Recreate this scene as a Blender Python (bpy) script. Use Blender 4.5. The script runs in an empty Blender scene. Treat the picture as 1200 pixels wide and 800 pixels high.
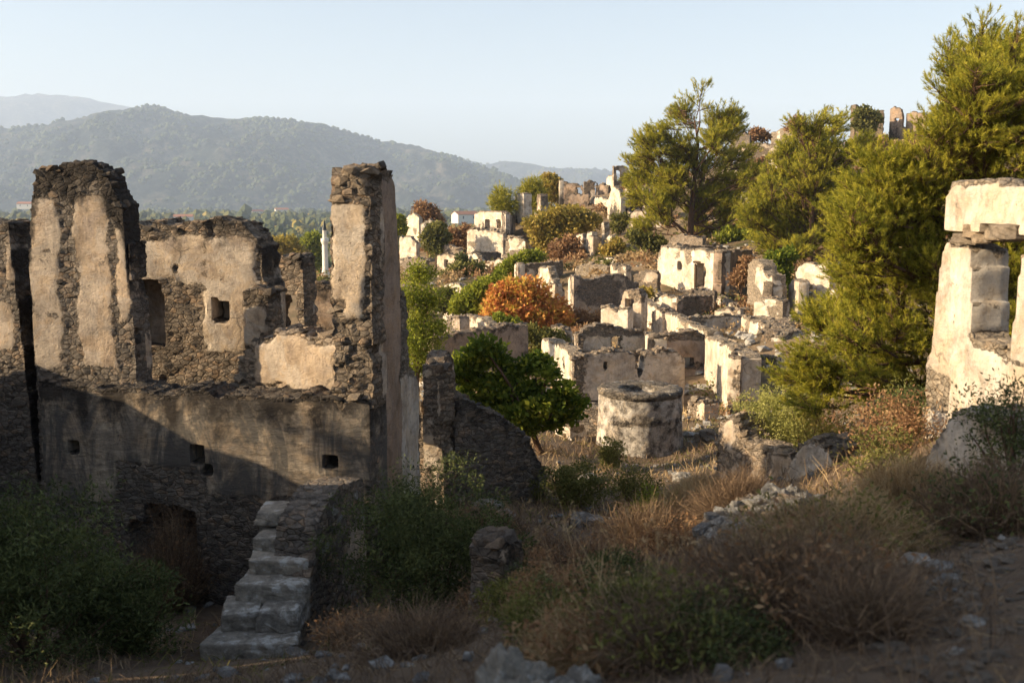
import bpy, bmesh, math, random
import numpy as np
from mathutils import Vector, Matrix
random.seed(7); rng = np.random.default_rng(7)
sc = bpy.context.scene

# ---------------------------------------------------------------- camera, sky, sun, exposure
F = 1152.0; PITCH = math.radians(8.0)            # photograph pixels; eye level is z = 0
cam_d = bpy.data.cameras.new('camera'); cam = bpy.data.objects.new('camera', cam_d)
sc.collection.objects.link(cam); sc.camera = cam
cam_d.sensor_width = 36; cam_d.lens = F/1200*36
cam_d.clip_start = 0.1; cam_d.clip_end = 60000
cam.location = (0, 0, 0); cam.rotation_euler = (math.pi/2 - PITCH, 0, 0)
cam_d.dof.use_dof = True; cam_d.dof.focus_distance = 34; cam_d.dof.aperture_fstop = 2.2
SUN_EL = math.radians(19); SUN_AZ = math.radians(-98)     # azimuth from +Y towards +X
SUN_TO = Vector((math.sin(SUN_AZ)*math.cos(SUN_EL), math.cos(SUN_AZ)*math.cos(SUN_EL), math.sin(SUN_EL)))
world = bpy.data.worlds.new('World'); sc.world = world; world.use_nodes = True
wn = world.node_tree; bg = wn.nodes['Background']; sky = wn.nodes.new('ShaderNodeTexSky')
sky.sky_type = 'NISHITA'; sky.sun_disc = False
sky.sun_elevation = SUN_EL; sky.sun_rotation = SUN_AZ % (2*math.pi)
sky.altitude = 200; sky.air_density = 1.0; sky.dust_density = 3.0; sky.ozone_density = 1.0
wn.links.new(sky.outputs[0], bg.inputs[0]); bg.inputs[1].default_value = 0.058
sl = bpy.data.lights.new('sun', 'SUN'); sun = bpy.data.objects.new('sun', sl); sc.collection.objects.link(sun)
sl.energy = 4.1; sl.angle = math.radians(0.6); sl.color = (1.0, 0.79, 0.52)
sun.rotation_euler = (-SUN_TO).to_track_quat('-Z', 'Y').to_euler(); sun.location = SUN_TO*50
sc.view_settings.view_transform = 'Standard'; sc.view_settings.look = 'None'
sc.view_settings.exposure = 1.9; sc.view_settings.gamma = 1.0
sc.cycles.max_bounces = 5; sc.cycles.diffuse_bounces = 3; sc.cycles.glossy_bounces = 1
sc.cycles.transmission_bounces = 3; sc.cycles.transparent_max_bounces = 4; sc.cycles.volume_bounces = 2
sc.cycles.use_denoising = True

# ---------------------------------------------------------------- numeric helpers
def ray(px, py):
    u = (400-py)/F
    return ((px-600)/F, math.cos(PITCH)+u*math.sin(PITCH), -math.sin(PITCH)+u*math.cos(PITCH))
def P(px, py, D):
    r = ray(px, py); k = D/r[1]
    return np.array((r[0]*k, D, r[2]*k))
def h3(ix, iy, iz, seed):
    with np.errstate(over='ignore'):
        h = (ix.astype(np.int64)*374761393 + iy.astype(np.int64)*668265263 + iz.astype(np.int64)*2147483647 + seed*974711) & 0xffffffff
        h = ((h ^ (h >> 13))*1274126177) & 0xffffffff
        h = ((h ^ (h >> 16))*2246822519) & 0xffffffff
        h = h ^ (h >> 15)
    return (h & 0xffffff)/float(0x1000000)
def vn(p, seed=0):
    f = np.floor(p); t = p-f; t = t*t*(3-2*t); f = f.astype(np.int64); o = 0
    for a in (0, 1):
        for b in (0, 1):
            for c in (0, 1):
                w = (t[:, 0] if a else 1-t[:, 0])*(t[:, 1] if b else 1-t[:, 1])*(t[:, 2] if c else 1-t[:, 2])
                o = o+w*h3(f[:, 0]+a, f[:, 1]+b, f[:, 2]+c, seed)
    return o
def fbm(p, seed=0, o=4):
    s = 0; a = 1; n = 0
    for k in range(o):
        s = s+a*vn(p*2**k, seed+k*17); n += a; a *= .5
    return s/n
def worley(p, seed=0):
    f = np.floor(p).astype(np.int64); d1 = np.full(len(p), 9.); d2 = d1.copy(); idr = np.zeros(len(p))
    for a in (-1, 0, 1):
        for b in (-1, 0, 1):
            for c in (-1, 0, 1):
                x, y, z = f[:, 0]+a, f[:, 1]+b, f[:, 2]+c
                q = np.stack((x+h3(x, y, z, seed), y+h3(x, y, z, seed+1), z+h3(x, y, z, seed+2)), 1)
                d = np.linalg.norm(q-p, axis=1); r = h3(x, y, z, seed+3)
                m = d < d1
                d2 = np.where(m, d1, np.minimum(d2, d)); idr = np.where(m, r, idr); d1 = np.where(m, d, d1)
    return d1, d2, idr
def sstep(a, b, x):
    t = np.clip((x-a)/(b-a), 0, 1); return t*t*(3-2*t)

# ---------------------------------------------------------------- object helpers
COL = sc.collection
def setm(me, mats):
    for m in (mats if isinstance(mats, (list, tuple)) else [mats]): me.materials.append(m)
def mesh_np(name, V, faces, mat=None, smooth=False, attrs=None):
    """faces: list of int arrays (n,3) or (n,4)"""
    me = bpy.data.meshes.new(name)
    V = np.asarray(V, dtype=np.float32); me.vertices.add(len(V)); me.vertices.foreach_set('co', V.ravel())
    loops = np.concatenate([f.ravel() for f in faces]).astype(np.int32)
    tot = np.concatenate([np.full(len(f), f.shape[1]) for f in faces]).astype(np.int32)
    st = np.concatenate(([0], np.cumsum(tot)[:-1])).astype(np.int32)
    me.loops.add(len(loops)); me.loops.foreach_set('vertex_index', loops)
    me.polygons.add(len(tot)); me.polygons.foreach_set('loop_start', st)
    sm = np.full(len(tot), bool(smooth)) if np.isscalar(smooth) else smooth
    me.polygons.foreach_set('use_smooth', sm)
    for k, a in (attrs or {}).items():
        at = me.attributes.new(k, 'FLOAT', 'POINT'); at.data.foreach_set('value', np.asarray(a, dtype=np.float32))
    if mat is not None: setm(me, mat)
    me.update(calc_edges=True)
    return me
def link(name, me, parent=None, loc=None):
    o = bpy.data.objects.new(name, me); COL.objects.link(o)
    if parent is not None: o.parent = parent
    if loc is not None: o.location = loc
    return o
def tag(o, label, cat, group=None, kind=None):
    if label: o['label'] = label
    if cat: o['category'] = cat
    if group: o['group'] = group
    if kind: o['kind'] = kind
    return o
def thing(name, label, cat, loc, group=None):
    o = bpy.data.objects.new(name, None); COL.objects.link(o); o.location = loc; o.empty_display_size = .2
    return tag(o, label, cat, group, 'thing')
def struct(name, me):
    o = link(name, me); o['kind'] = 'structure'; return o

# ---------------------------------------------------------------- materials
class NT:
    def __init__(s, name, rough=.95):
        s.m = bpy.data.materials.new(name); s.m.use_nodes = True; s.t = s.m.node_tree
        s.b = s.t.nodes['Principled BSDF']; s.b.inputs['Roughness'].default_value = rough
        s.b.inputs['Specular IOR Level'].default_value = .15
        s.co = s.t.nodes.new('ShaderNodeTexCoord').outputs['Object']
    def n(s, typ, **k):
        q = s.t.nodes.new(typ)
        for a, b in k.items(): setattr(q, a, b)
        return q
    def l(s, a, b): s.t.links.new(a, b)
    def scale(s, v, co=None):
        q = s.n('ShaderNodeMapping'); q.inputs['Scale'].default_value = v; s.l(co or s.co, q.inputs[0]); return q.outputs[0]
    def noise(s, sc_, det=4, rough=.6, co=None, dist=0):
        q = s.n('ShaderNodeTexNoise'); q.inputs['Scale'].default_value = sc_; q.inputs['Detail'].default_value = det
        q.inputs['Roughness'].default_value = rough; q.inputs['Distortion'].default_value = dist
        s.l(co or s.co, q.inputs['Vector']); return q.outputs[0]
    def vor(s, sc_, feature='F1', out='Color', co=None):
        q = s.n('ShaderNodeTexVoronoi', feature=feature); q.inputs['Scale'].default_value = sc_
        s.l(co or s.co, q.inputs['Vector']); return q.outputs[out]
    def ramp(s, fac, stops):
        q = s.n('ShaderNodeValToRGB'); e = q.color_ramp.elements
        while len(e) < len(stops): e.new(.5)
        for k, (p, c) in enumerate(stops): e[k].position = p; e[k].color = (*c, 1) if len(c) == 3 else c
        s.l(fac, q.inputs[0]); return q.outputs[0]
    def mix(s, fac, a, b, mode='MIX'):
        q = s.n('ShaderNodeMix', data_type='RGBA', blend_type=mode)
        for v, i in ((fac, 0), (a, 6), (b, 7)):
            if hasattr(v, 'is_linked'): s.l(v, q.inputs[i])
            else: q.inputs[i].default_value = v if i == 0 else (*v, 1)
        return q.outputs[2]
    def math(s, op, a, b=0.0, clamp=False):
        q = s.n('ShaderNodeMath', operation=op, use_clamp=clamp)
        for v, i in ((a, 0), (b, 1)):
            if hasattr(v, 'is_linked'): s.l(v, q.inputs[i])
            else: q.inputs[i].default_value = v
        return q.outputs[0]
    def attr(s, nm):
        q = s.n('ShaderNodeAttribute', attribute_name=nm); return q.outputs['Fac']
    def bump(s, h, dist=.02, st=1.0):
        q = s.n('ShaderNodeBump'); q.inputs['Distance'].default_value = dist; q.inputs['Strength'].default_value = st
        s.l(h, q.inputs['Height']); s.l(q.outputs[0], s.b.inputs['Normal'])
    def n_add(s, v, sc_, amt):
        q = s.n('ShaderNodeTexNoise'); q.inputs['Scale'].default_value = sc_; q.inputs['Detail'].default_value = 5; s.l(v, q.inputs['Vector'])
        m = s.n('ShaderNodeVectorMath', operation='MULTIPLY_ADD'); s.l(q.outputs['Color'], m.inputs[0]); m.inputs[1].default_value = (amt, amt, amt); s.l(v, m.inputs[2]); return m.outputs[0]
    def color(s, c): s.l(c, s.b.inputs['Base Color'])

def masonry(name, stones, plaster, stain, crust=(.035, .03, .027), vs=8.0, plast_var=.5, comb=0):
    n = NT(name); sep = n.n('ShaderNodeSeparateColor')
    co = n.scale((1, 1, 1.7))
    n.l(n.vor(vs, co=co), sep.inputs[0])
    st = n.ramp(sep.outputs[0], [(0, stones[0]), (.35, stones[1]), (.7, stones[2]), (1, stones[3])])
    edge = n.vor(vs, 'DISTANCE_TO_EDGE', 'Distance', co=co)
    gap = n.ramp(edge, [(0, (.5, .45, .40)), (.09, (1, 1, 1))])
    st = n.mix(1.0, st, gap, 'MULTIPLY')
    mud = n.ramp(n.noise(2.2, 8, .75, co=n.scale((1, 1, 1.6))), [(.35, stones[0]), (.5, stones[1]), (.66, stones[2]), (.8, (stones[3][0]*1.1, stones[3][1], stones[3][2]*.9))])
    st = n.mix(n.ramp(n.noise(3.1, 6, .7), [(.4, (0, 0, 0)), (.6, (.8, .8, .8))]), st, mud)
    rows = n.noise(1.0, 7, .75, co=n.scale((5, 5, 18)))
    st = n.mix(1.0, st, n.ramp(rows, [(.35, (.72, .7, .68)), (.6, (1.15, 1.13, 1.1))]), 'MULTIPLY')
    fine = n.noise(14, 5, .7)
    st = n.mix(1.0, st, n.ramp(fine, [(.3, (.55, .55, .55)), (.7, (1.35, 1.33, 1.3))]), 'MULTIPLY')
    big = n.noise(1.1, 5, .65, dist=.6); strk = n.noise(1.0, 5, .7, co=n.scale((3.2, 3.2, .35)))
    pl = n.mix(n.ramp(big, [(.38, (0, 0, 0)), (.62, (1, 1, 1))]), plaster, stain)
    pl = n.mix(n.ramp(strk, [(.5, (0, 0, 0)), (.72, (plast_var,)*3)]), pl, (.17, .15, .135))
    pl = n.mix(n.ramp(n.noise(9, 6, .75), [(.52, (0, 0, 0)), (.7, (.55, .55, .55))]), pl, (stain[0]*.5, stain[1]*.47, stain[2]*.45))
    pl = n.mix(1.0, pl, n.ramp(n.noise(2.6, 8, .72, dist=.4), [(.30, (.50, .47, .45)), (.5, (1, 1, 1)), (.72, (1.12, 1.11, 1.08))]), 'MULTIPLY')
    hue = n.ramp(n.noise(1.5, 5, .65, dist=.7), [(.36, (1.22, 1.18, 1.10)), (.47, (1, 1, 1)), (.56, (1.02, .92, .78)), (.66, (.86, .82, .80))])
    pl = n.mix(.85, pl, hue, 'MULTIPLY')
    crk = n.vor(.75, 'DISTANCE_TO_EDGE', 'Distance', co=n.n_add(n.co, 1.0, .9))
    ck = n.math('MULTIPLY', n.ramp(crk, [(0, (.8, .8, .8)), (.011, (0, 0, 0))]), n.ramp(n.noise(.8, 3, .5), [(.55, (0, 0, 0)), (.6, (1, 1, 1))]))
    pl = n.mix(ck, pl, (stones[0][0]*.7, stones[0][1]*.7, stones[0][2]*.7))
    chips = n.ramp(n.noise(5.5, 7, .8), [(.60, (0, 0, 0)), (.64, (1, 1, 1))])
    pl = n.mix(chips, pl, st)
    if comb:
        pl = n.mix(1.0, pl, n.ramp(rows, [(.32, (1-comb*.5,)*3), (.62, (1+comb*.25,)*3)]), 'MULTIPLY')
        pl = n.mix(n.ramp(n.noise(.9, 7, .72, co=n.scale((2.2, 2.2, .9)), dist=.8), [(.40, (0, 0, 0)), (.54, (.92, .92, .92))]), pl, (.10, .094, .088))
    pl = n.mix(n.ramp(n.noise(1.7, 7, .7, co=n.scale((1, 1, 2.2))), [(.56, (0, 0, 0)), (.66, (.75, .75, .75))]), pl, n.mix(.5, st, stain))
    mask = n.math('ADD', n.attr('plaster'), n.math('MULTIPLY', n.math('SUBTRACT', n.noise(8, 7, .75), .5), 1.1))
    mask = n.ramp(mask, [(.47, (0, 0, 0)), (.53, (1, 1, 1))])
    c = n.mix(mask, st, pl)
    cr = n.math('ADD', n.attr('crust'), n.math('MULTIPLY', n.math('SUBTRACT', n.noise(3.5, 6, .75), .5), 1.6))
    c = n.mix(n.ramp(cr, [(.42, (0, 0, 0)), (.75, (.93, .93, .93))]), c, crust)
    n.color(c)
    hb = n.math('ADD', n.math('ADD', n.math('MULTIPLY', n.noise(22, 6, .8), .6), n.math('MULTIPLY', rows, n.math('SUBTRACT', 1.3, n.math('MULTIPLY', mask, 1.0-comb*.9)))), n.math('MULTIPLY', n.math('MINIMUM', edge, .15), n.math('SUBTRACT', 4.0, n.math('MULTIPLY', mask, 3.6))))
    n.bump(hb, .05, 1.0)
    return n.m
M = {}
M['warm'] = masonry('warm_rubble_masonry', [(.14, .12, .10), (.22, .185, .15), (.31, .255, .20), (.40, .29, .20)], (.60, .51, .41), (.40, .34, .28))
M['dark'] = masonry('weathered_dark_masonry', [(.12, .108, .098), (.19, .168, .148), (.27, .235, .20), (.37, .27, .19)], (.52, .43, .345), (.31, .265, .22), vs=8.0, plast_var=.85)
M['mud'] = masonry('rough_mud_render', [(.11, .10, .09), (.18, .16, .14), (.26, .225, .19), (.36, .26, .18)], (.46, .38, .29), (.33, .28, .225), vs=9.0, plast_var=.7, comb=1)
M['pale'] = masonry('pale_limewashed_masonry', [(.22, .19, .15), (.31, .265, .21), (.40, .34, .27), (.46, .37, .27)], (.62, .565, .49), (.47, .41, .34), plast_var=.35)
M['grey'] = masonry('grey_limewashed_masonry', [(.16, .145, .125), (.24, .215, .18), (.33, .29, .24), (.40, .32, .24)], (.58, .53, .47), (.40, .37, .33), plast_var=.6)
M['tan'] = masonry('tan_rubble_masonry', [(.20, .17, .14), (.29, .245, .20), (.38, .32, .26), (.44, .34, .25)], (.50, .42, .34), (.38, .32, .26), vs=7)
M['rose'] = masonry('rosy_mud_masonry', [(.13, .11, .09), (.20, .17, .14), (.28, .22, .17), (.36, .25, .17)], (.36, .27, .205), (.25, .20, .165))

def stone_mat(name, a, b, c, lichen=.0):
    n = NT(name); oi = n.n('ShaderNodeObjectInfo')
    base = n.ramp(oi.outputs['Random'], [(0, a), (.5, b), (1, c)])
    base = n.mix(1.0, base, n.ramp(n.noise(9, 6, .75), [(.3, (.45, .45, .45)), (.7, (1.5, 1.47, 1.42))]), 'MULTIPLY')
    if lichen: base = n.mix(n.ramp(n.noise(5, 5, .7), [(.52, (0, 0, 0)), (.62, (lichen,)*3)]), base, (.50, .49, .46))
    n.color(base); n.bump(n.noise(16, 7, .8), .03, .9); return n.m
M['stone'] = stone_mat('wall_stone', (.10, .085, .07), (.20, .165, .13), (.31, .24, .17))
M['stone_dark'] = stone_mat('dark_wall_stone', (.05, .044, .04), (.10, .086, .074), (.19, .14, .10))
M['stone_grey'] = stone_mat('grey_limestone', (.13, .125, .12), (.22, .21, .195), (.33, .31, .28), lichen=.5)
M['step'] = stone_mat('worn_step_stone', (.20, .185, .165), (.26, .235, .20), (.31, .275, .23), lichen=.9)

def leaf_mat(name, stops, trans=.35):
    n = NT(name, .75)
    c = n.ramp(n.attr('tint'), stops)
    n.b.inputs['Specular IOR Level'].default_value = .2; n.color(c)
    tr = n.n('ShaderNodeBsdfTranslucent'); n.l(c, tr.inputs[0]); mx = n.n('ShaderNodeMixShader'); mx.inputs[0].default_value = trans
    out = n.t.nodes['Material Output']; n.l(n.b.outputs[0], mx.inputs[1]); n.l(tr.outputs[0], mx.inputs[2]); n.l(mx.outputs[0], out.inputs[0])
    return n.m
M['pine'] = leaf_mat('pine_needles', [(0, (.08, .095, .016)), (.3, (.24, .25, .032)), (.65, (.44, .40, .05)), (1, (.56, .48, .07))], .45)
M['fig'] = leaf_mat('broad_green_leaves', [(0, (.045, .075, .010)), (.5, (.12, .165, .018)), (1, (.34, .35, .04))], .4)
M['lime'] = leaf_mat('light_green_leaves', [(0, (.10, .13, .015)), (.5, (.22, .25, .028)), (1, (.38, .38, .05))], .4)
M['olive'] = leaf_mat('olive_green_leaves', [(0, (.07, .075, .02)), (.5, (.14, .14, .035)), (1, (.25, .23, .07))], .3)
M['sage'] = leaf_mat('pale_sage_leaves', [(0, (.20, .21, .06)), (.5, (.36, .35, .10)), (1, (.50, .47, .17))], .35)
M['darkleaf'] = leaf_mat('dark_evergreen_leaves', [(0, (.035, .045, .016)), (.5, (.075, .092, .03)), (1, (.15, .165, .055))], .2)
M['orange'] = leaf_mat('orange_autumn_leaves', [(0, (.50, .42, .07)), (.3, (.60, .34, .08)), (.65, (.60, .25, .08)), (1, (.40, .13, .06))], .35)
M['rust'] = leaf_mat('russet_leaves', [(0, (.16, .09, .05)), (.5, (.29, .16, .08)), (1, (.38, .25, .13))], .3)
M['yellow'] = leaf_mat('yellowing_leaves', [(0, (.20, .18, .035)), (.5, (.36, .28, .06)), (1, (.48, .35, .10))], .35)
M['straw'] = leaf_mat('dry_straw', [(0, (.20, .13, .065)), (.5, (.38, .26, .13)), (1, (.58, .44, .25))], .25)
M['twig'] = leaf_mat('dry_brown_twigs', [(0, (.08, .055, .038)), (.5, (.17, .115, .075)), (1, (.32, .22, .13))], .15)
nb = NT('bark'); nb.color(nb.ramp(nb.noise(6, 5, .7, co=nb.scale((4, 4, .8))), [(.3, (.05, .032, .022)), (.7, (.17, .10, .065))])); nb.bump(nb.noise(14, 5, .7), .02); M['bark'] = nb.m
nw = NT('weathered_timber'); nw.color(nw.ramp(nw.noise(5, 5, .7, co=nw.scale((1, 8, 8))), [(.3, (.05, .035, .025)), (.7, (.14, .095, .06))])); M['timber'] = nw.m
nw = NT('white_render'); nw.color(nw.ramp(nw.noise(2, 4), [(.3, (.55, .53, .48)), (.7, (.72, .69, .62))])); M['white'] = nw.m
nw = NT('terracotta_roof'); nw.color(nw.ramp(nw.noise(3, 4), [(.3, (.28, .12, .07)), (.7, (.40, .19, .11))])); M['roof'] = nw.m
nw = NT('dark_glass', .3); nw.b.inputs['Base Color'].default_value = (.03, .035, .04, 1); M['glass'] = nw.m
# ---------------------------------------------------------------- the ground: one sheet through surveyed points
anch = [(1100,795,3.3),(900,800,3.5),(1170,690,5),(1000,650,7),(760,790,4.6),(900,700,5.6),(640,700,8.2),(480,760,10),(285,778,9.9),(140,790,9.3),(20,760,9.3),
 (250,715,13.2),(60,700,13.9),(640,595,16.5),(580,600,16.2),(760,600,18),(757,553,24),(830,620,13.5),(880,585,16),(960,590,12.5),(1050,610,8.6),(1110,595,8.6),(1200,600,7.6),
 (1150,484,11),(1230,470,9.5),(1010,510,15),(640,520,22),(590,585,18),(850,492,32),(740,490,30),(700,500,28),(560,445,40),(500,450,38),(600,365,70),(690,385,52),(810,350,62),(760,400,46),
 (850,400,42),(940,375,50),(1010,365,48),(1100,420,22),(570,303,108),(700,305,85),(730,248,110),(680,236,122),(820,285,76),(760,300,80),(960,318,62),(870,205,122),(1005,172,135),
 (1060,165,135),(930,190,125),(480,300,118),(480,335,80),(1100,300,50),(1180,200,100),(640,330,72),(550,320,95),(620,262,115),(760,262,105),(900,250,95),(820,250,95),(1000,240,90),(430,500,26),(1200,640,6)]
A3 = [P(*a) for a in anch]
A3 += [np.array(v, float) for v in [(0,0,-1.62),(3,0,-1.4),(-4,2,-2.4),(-8,6,-4.0),(-9,0,-2.6),(-9,-12,-1.0),(8,-6,0.5),(0,-12,-0.4),(9,4,-.6),(14,8,-.2),(-6,20,-6.2),(-15,16,-5.5),(-20,30,-8),(-14,45,-9),
  (-30,70,-11),(-50,110,-14),(-60,30,-9),(-40,-20,-2),(-20,150,-14),(30,170,4),(60,160,9),(0,185,-9),(70,100,9),(60,50,8),(90,60,18),(40,20,5),(30,-30,5),(-90,100,-18),(-70,170,-20),(100,170,12),(80,165,9),
  (-15,-30,1),(60,0,10),(90,-40,12),(-80,-40,-6)]]
A3 = np.array(A3)
def _tps(r2): return np.where(r2 > 1e-9, .5*r2*np.log(np.maximum(r2, 1e-9)), 0)
_n = len(A3); _K = _tps(((A3[:, None, :2]-A3[None, :, :2])**2).sum(2)) + np.eye(_n)*6.0
_Q = np.hstack((np.ones((_n, 1)), A3[:, :2])); _S = np.vstack((np.hstack((_K, _Q)), np.hstack((_Q.T, np.zeros((3, 3))))))
_w = np.linalg.solve(_S, np.concatenate((A3[:, 2], np.zeros(3))))
def tps(x, y):
    o = np.empty(len(x))
    for i in range(0, len(x), 40000):
        a, b = x[i:i+40000], y[i:i+40000]
        o[i:i+40000] = _tps((a[:, None]-A3[None, :, 0])**2+(b[:, None]-A3[None, :, 1])**2)@_w[:_n]+_w[_n]+_w[_n+1]*a+_w[_n+2]*b
    return o
def ground(x, y):
    x = np.atleast_1d(np.asarray(x, float)).ravel(); y = np.atleast_1d(np.asarray(y, float)).ravel()
    r = np.hypot(x-10, y-70); w = sstep(110, 210, r)
    far = -26+37*np.exp(-((x-150)/95)**2-((y-130)/110)**2)+34*np.exp(-((x-120)/120)**2-((y+60)/110)**2)
    p = np.stack((x, y, x*0), 1)
    z = np.where(w < 1, tps(np.clip(x, -150, 190), np.clip(y, -100, 240)), 0)*(1-w)+far*w
    rn = np.hypot(x, y); f = np.clip(rn/60, .0, 1)
    z = z+(fbm(p*.9, 3, 4)-.5)*.22*np.clip(rn/8, .25, 1)+(fbm(p*.15, 5, 3)-.5)*.9*f
    return z
def gz(x, y): return float(ground([x], [y])[0])
N = 370; u = np.linspace(-1, 1, N); a_ = 7.0; UM = math.asinh(28000/a_)
gx = a_*np.sinh(u*UM); gy = a_*np.sinh(u*UM)+9
X, Y = np.meshgrid(gx, gy, indexing='ij'); Z = ground(X.ravel(), Y.ravel())
id_ = np.arange(N*N).reshape(N, N)
q = np.stack((id_[:-1, :-1], id_[1:, :-1], id_[1:, 1:], id_[:-1, 1:]), -1).reshape(-1, 4)
n = NT('dry_earth_and_grass')
pos = n.n('ShaderNodeNewGeometry').outputs['Position']
ln = n.n('ShaderNodeVectorMath', operation='LENGTH'); n.l(pos, ln.inputs[0])
near = n.ramp(n.noise(.8, 8, .7, co=pos), [(.3, (.11, .078, .055)), (.5, (.19, .135, .092)), (.68, (.28, .21, .145))])
near = n.mix(n.ramp(n.vor(9, 'F1', 'Distance', co=pos), [(.05, (.5, .5, .5)), (.28, (0, 0, 0))]), near, (.24, .21, .18))
mid = n.ramp(n.noise(.22, 8, .75, co=pos), [(.36, (.075, .07, .03)), (.47, (.16, .115, .065)), (.58, (.24, .17, .10)), (.72, (.31, .24, .165))])
farc = n.ramp(n.noise(.012, 8, .65, co=pos), [(.35, (.05, .06, .025)), (.5, (.10, .095, .045)), (.6, (.20, .16, .085)), (.7, (.09, .09, .035))])
f1 = n.math('MULTIPLY', n.math('SUBTRACT', ln.outputs['Value'], 16), 1/30, True)
f2 = n.math('MULTIPLY', n.math('SUBTRACT', ln.outputs['Value'], 170), 1/150, True)
c = n.mix(f2, n.mix(f1, near, mid), farc); n.color(c); n.bump(n.math('ADD', n.noise(6, 8, .8, co=pos), n.math('MULTIPLY', n.vor(22, 'F1', 'Distance', co=pos), -.35)), .09, 1.0)
struct('ground', mesh_np('ground', np.stack((X.ravel(), Y.ravel(), Z), 1), [q], n.m, True))

# ---------------------------------------------------------------- mountains across the plain
def mountain_mat(name, a, b, c):
    n = NT(name); pos = n.n('ShaderNodeNewGeometry').outputs['Position']
    col = n.ramp(n.noise(.006, 10, .85, co=pos), [(.42, a), (.5, b), (.6, c)])
    col = n.mix(n.ramp(n.vor(.022, 'F1', 'Distance', co=pos), [(.25, (.7, .7, .7)), (.5, (0, 0, 0))]), col, a)
    n.color(col); n.bump(n.noise(.03, 9, .85, co=pos), 22, 1.0); return n.m
MM = mountain_mat('wooded_mountain', (.006, .014, .012), (.034, .046, .036), (.15, .125, .09))
MG = {}
def mountain(name, prof, D0, D1, D2, seed, amp, nx=440, ny=100):
    px = np.array([p[0] for p in prof], float); zt = np.array([P(p[0], p[1], D1)[2] for p in prof])
    xt = np.array([P(p[0], p[1], D1)[0] for p in prof])
    xs = np.linspace(xt[0], xt[-1], nx); v = np.linspace(0, 1, ny)
    XX, VV = np.meshgrid(xs, v, indexing='ij'); x = XX.ravel(); v = VV.ravel()
    y = np.where(v < .75, D0+(D1-D0)*v/.75, D1+(D2-D1)*(v-.75)/.25)
    top = np.interp(x, xt, zt)
    sh = np.where(v < .75, (v/.75)**1.15, 1-((v-.75)/.25)**2)
    p = np.stack((x, y, y*0), 1)/(D1-D0)
    g = 1-np.abs(2*fbm(p*np.array([3.2, 1.6, 1])+.7*fbm(p*2, seed+9, 3)[:, None], seed, 6)-1)
    z = -40+(top+40)*np.clip(sh, 0, 1)+(g-.8)*amp*np.sin(np.clip(v/.75, 0, 1)*math.pi)**.8*2.2 + (fbm(p*40, seed+4, 4)-.5)*amp*.14*np.clip(sh*2, 0, 1)
    edge = sstep(0, .04, (x-xs[0])/(xs[-1]-xs[0]))*sstep(0, .04, (xs[-1]-x)/(xs[-1]-xs[0])); z = -42+(z+42)*edge
    MG[name] = np.stack((x, y, z), 1).reshape(nx, ny, 3)
    id_ = np.arange(nx*ny).reshape(nx, ny)
    q = np.stack((id_[:-1, :-1], id_[1:, :-1], id_[1:, 1:], id_[:-1, 1:]), -1).reshape(-1, 4)
    return struct(name, mesh_np(name, np.stack((x, y, z), 1), [q], MM, True))
mountain('mountain', [(-900,215),(-500,170),(-260,160),(-100,158),(0,150),(60,146),(110,133),(150,127),(185,124),(215,135),(260,139),(320,140),(380,147),(430,162),(480,170),(520,182),(560,198),(590,212),(620,226),(660,240),(720,250)], 2900, 4200, 5200, 11, 190)
mountain('far_mountain', [(-1200,150),(-400,120),(-120,118),(0,113),(40,110),(90,113),(140,123),(200,134),(330,150),(520,200),(700,250)], 6800, 8600, 10000, 23, 300, 260, 60)
mountain('distant_ridge', [(380,240),(470,205),(520,190),(545,187),(570,193),(592,189),(620,191),(650,197),(690,197),(712,200),(760,212),(900,200),(1100,190),(1500,200),(2100,230)], 5200, 6400, 7600, 31, 170, 300, 60)

# ---------------------------------------------------------------- ruined walls
STM = {}
def hull_stone(seed, mat):
    r = random.Random(seed); bm = bmesh.new()
    for k in range(15):
        v = Vector((r.uniform(-1, 1), r.uniform(-1, 1), r.uniform(-1, 1))); m = max(abs(v.x), abs(v.y), abs(v.z))
        v = v/m*r.uniform(.82, 1.0); bm.verts.new((v.x*.5, v.y*.5, v.z*.5))
    res = bmesh.ops.convex_hull(bm, input=bm.verts); 
    bmesh.ops.delete(bm, geom=[g for g in set(res['geom_interior']+res['geom_unused']) if isinstance(g, bmesh.types.BMVert)], context='VERTS')
    me = bpy.data.meshes.new('stone'); bm.to_mesh(me); bm.free(); me.materials.append(mat); return me
for mk in ('stone', 'stone_dark', 'stone_grey'): STM[mk] = [hull_stone(s, M[mk]) for s in range(10)]

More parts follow.
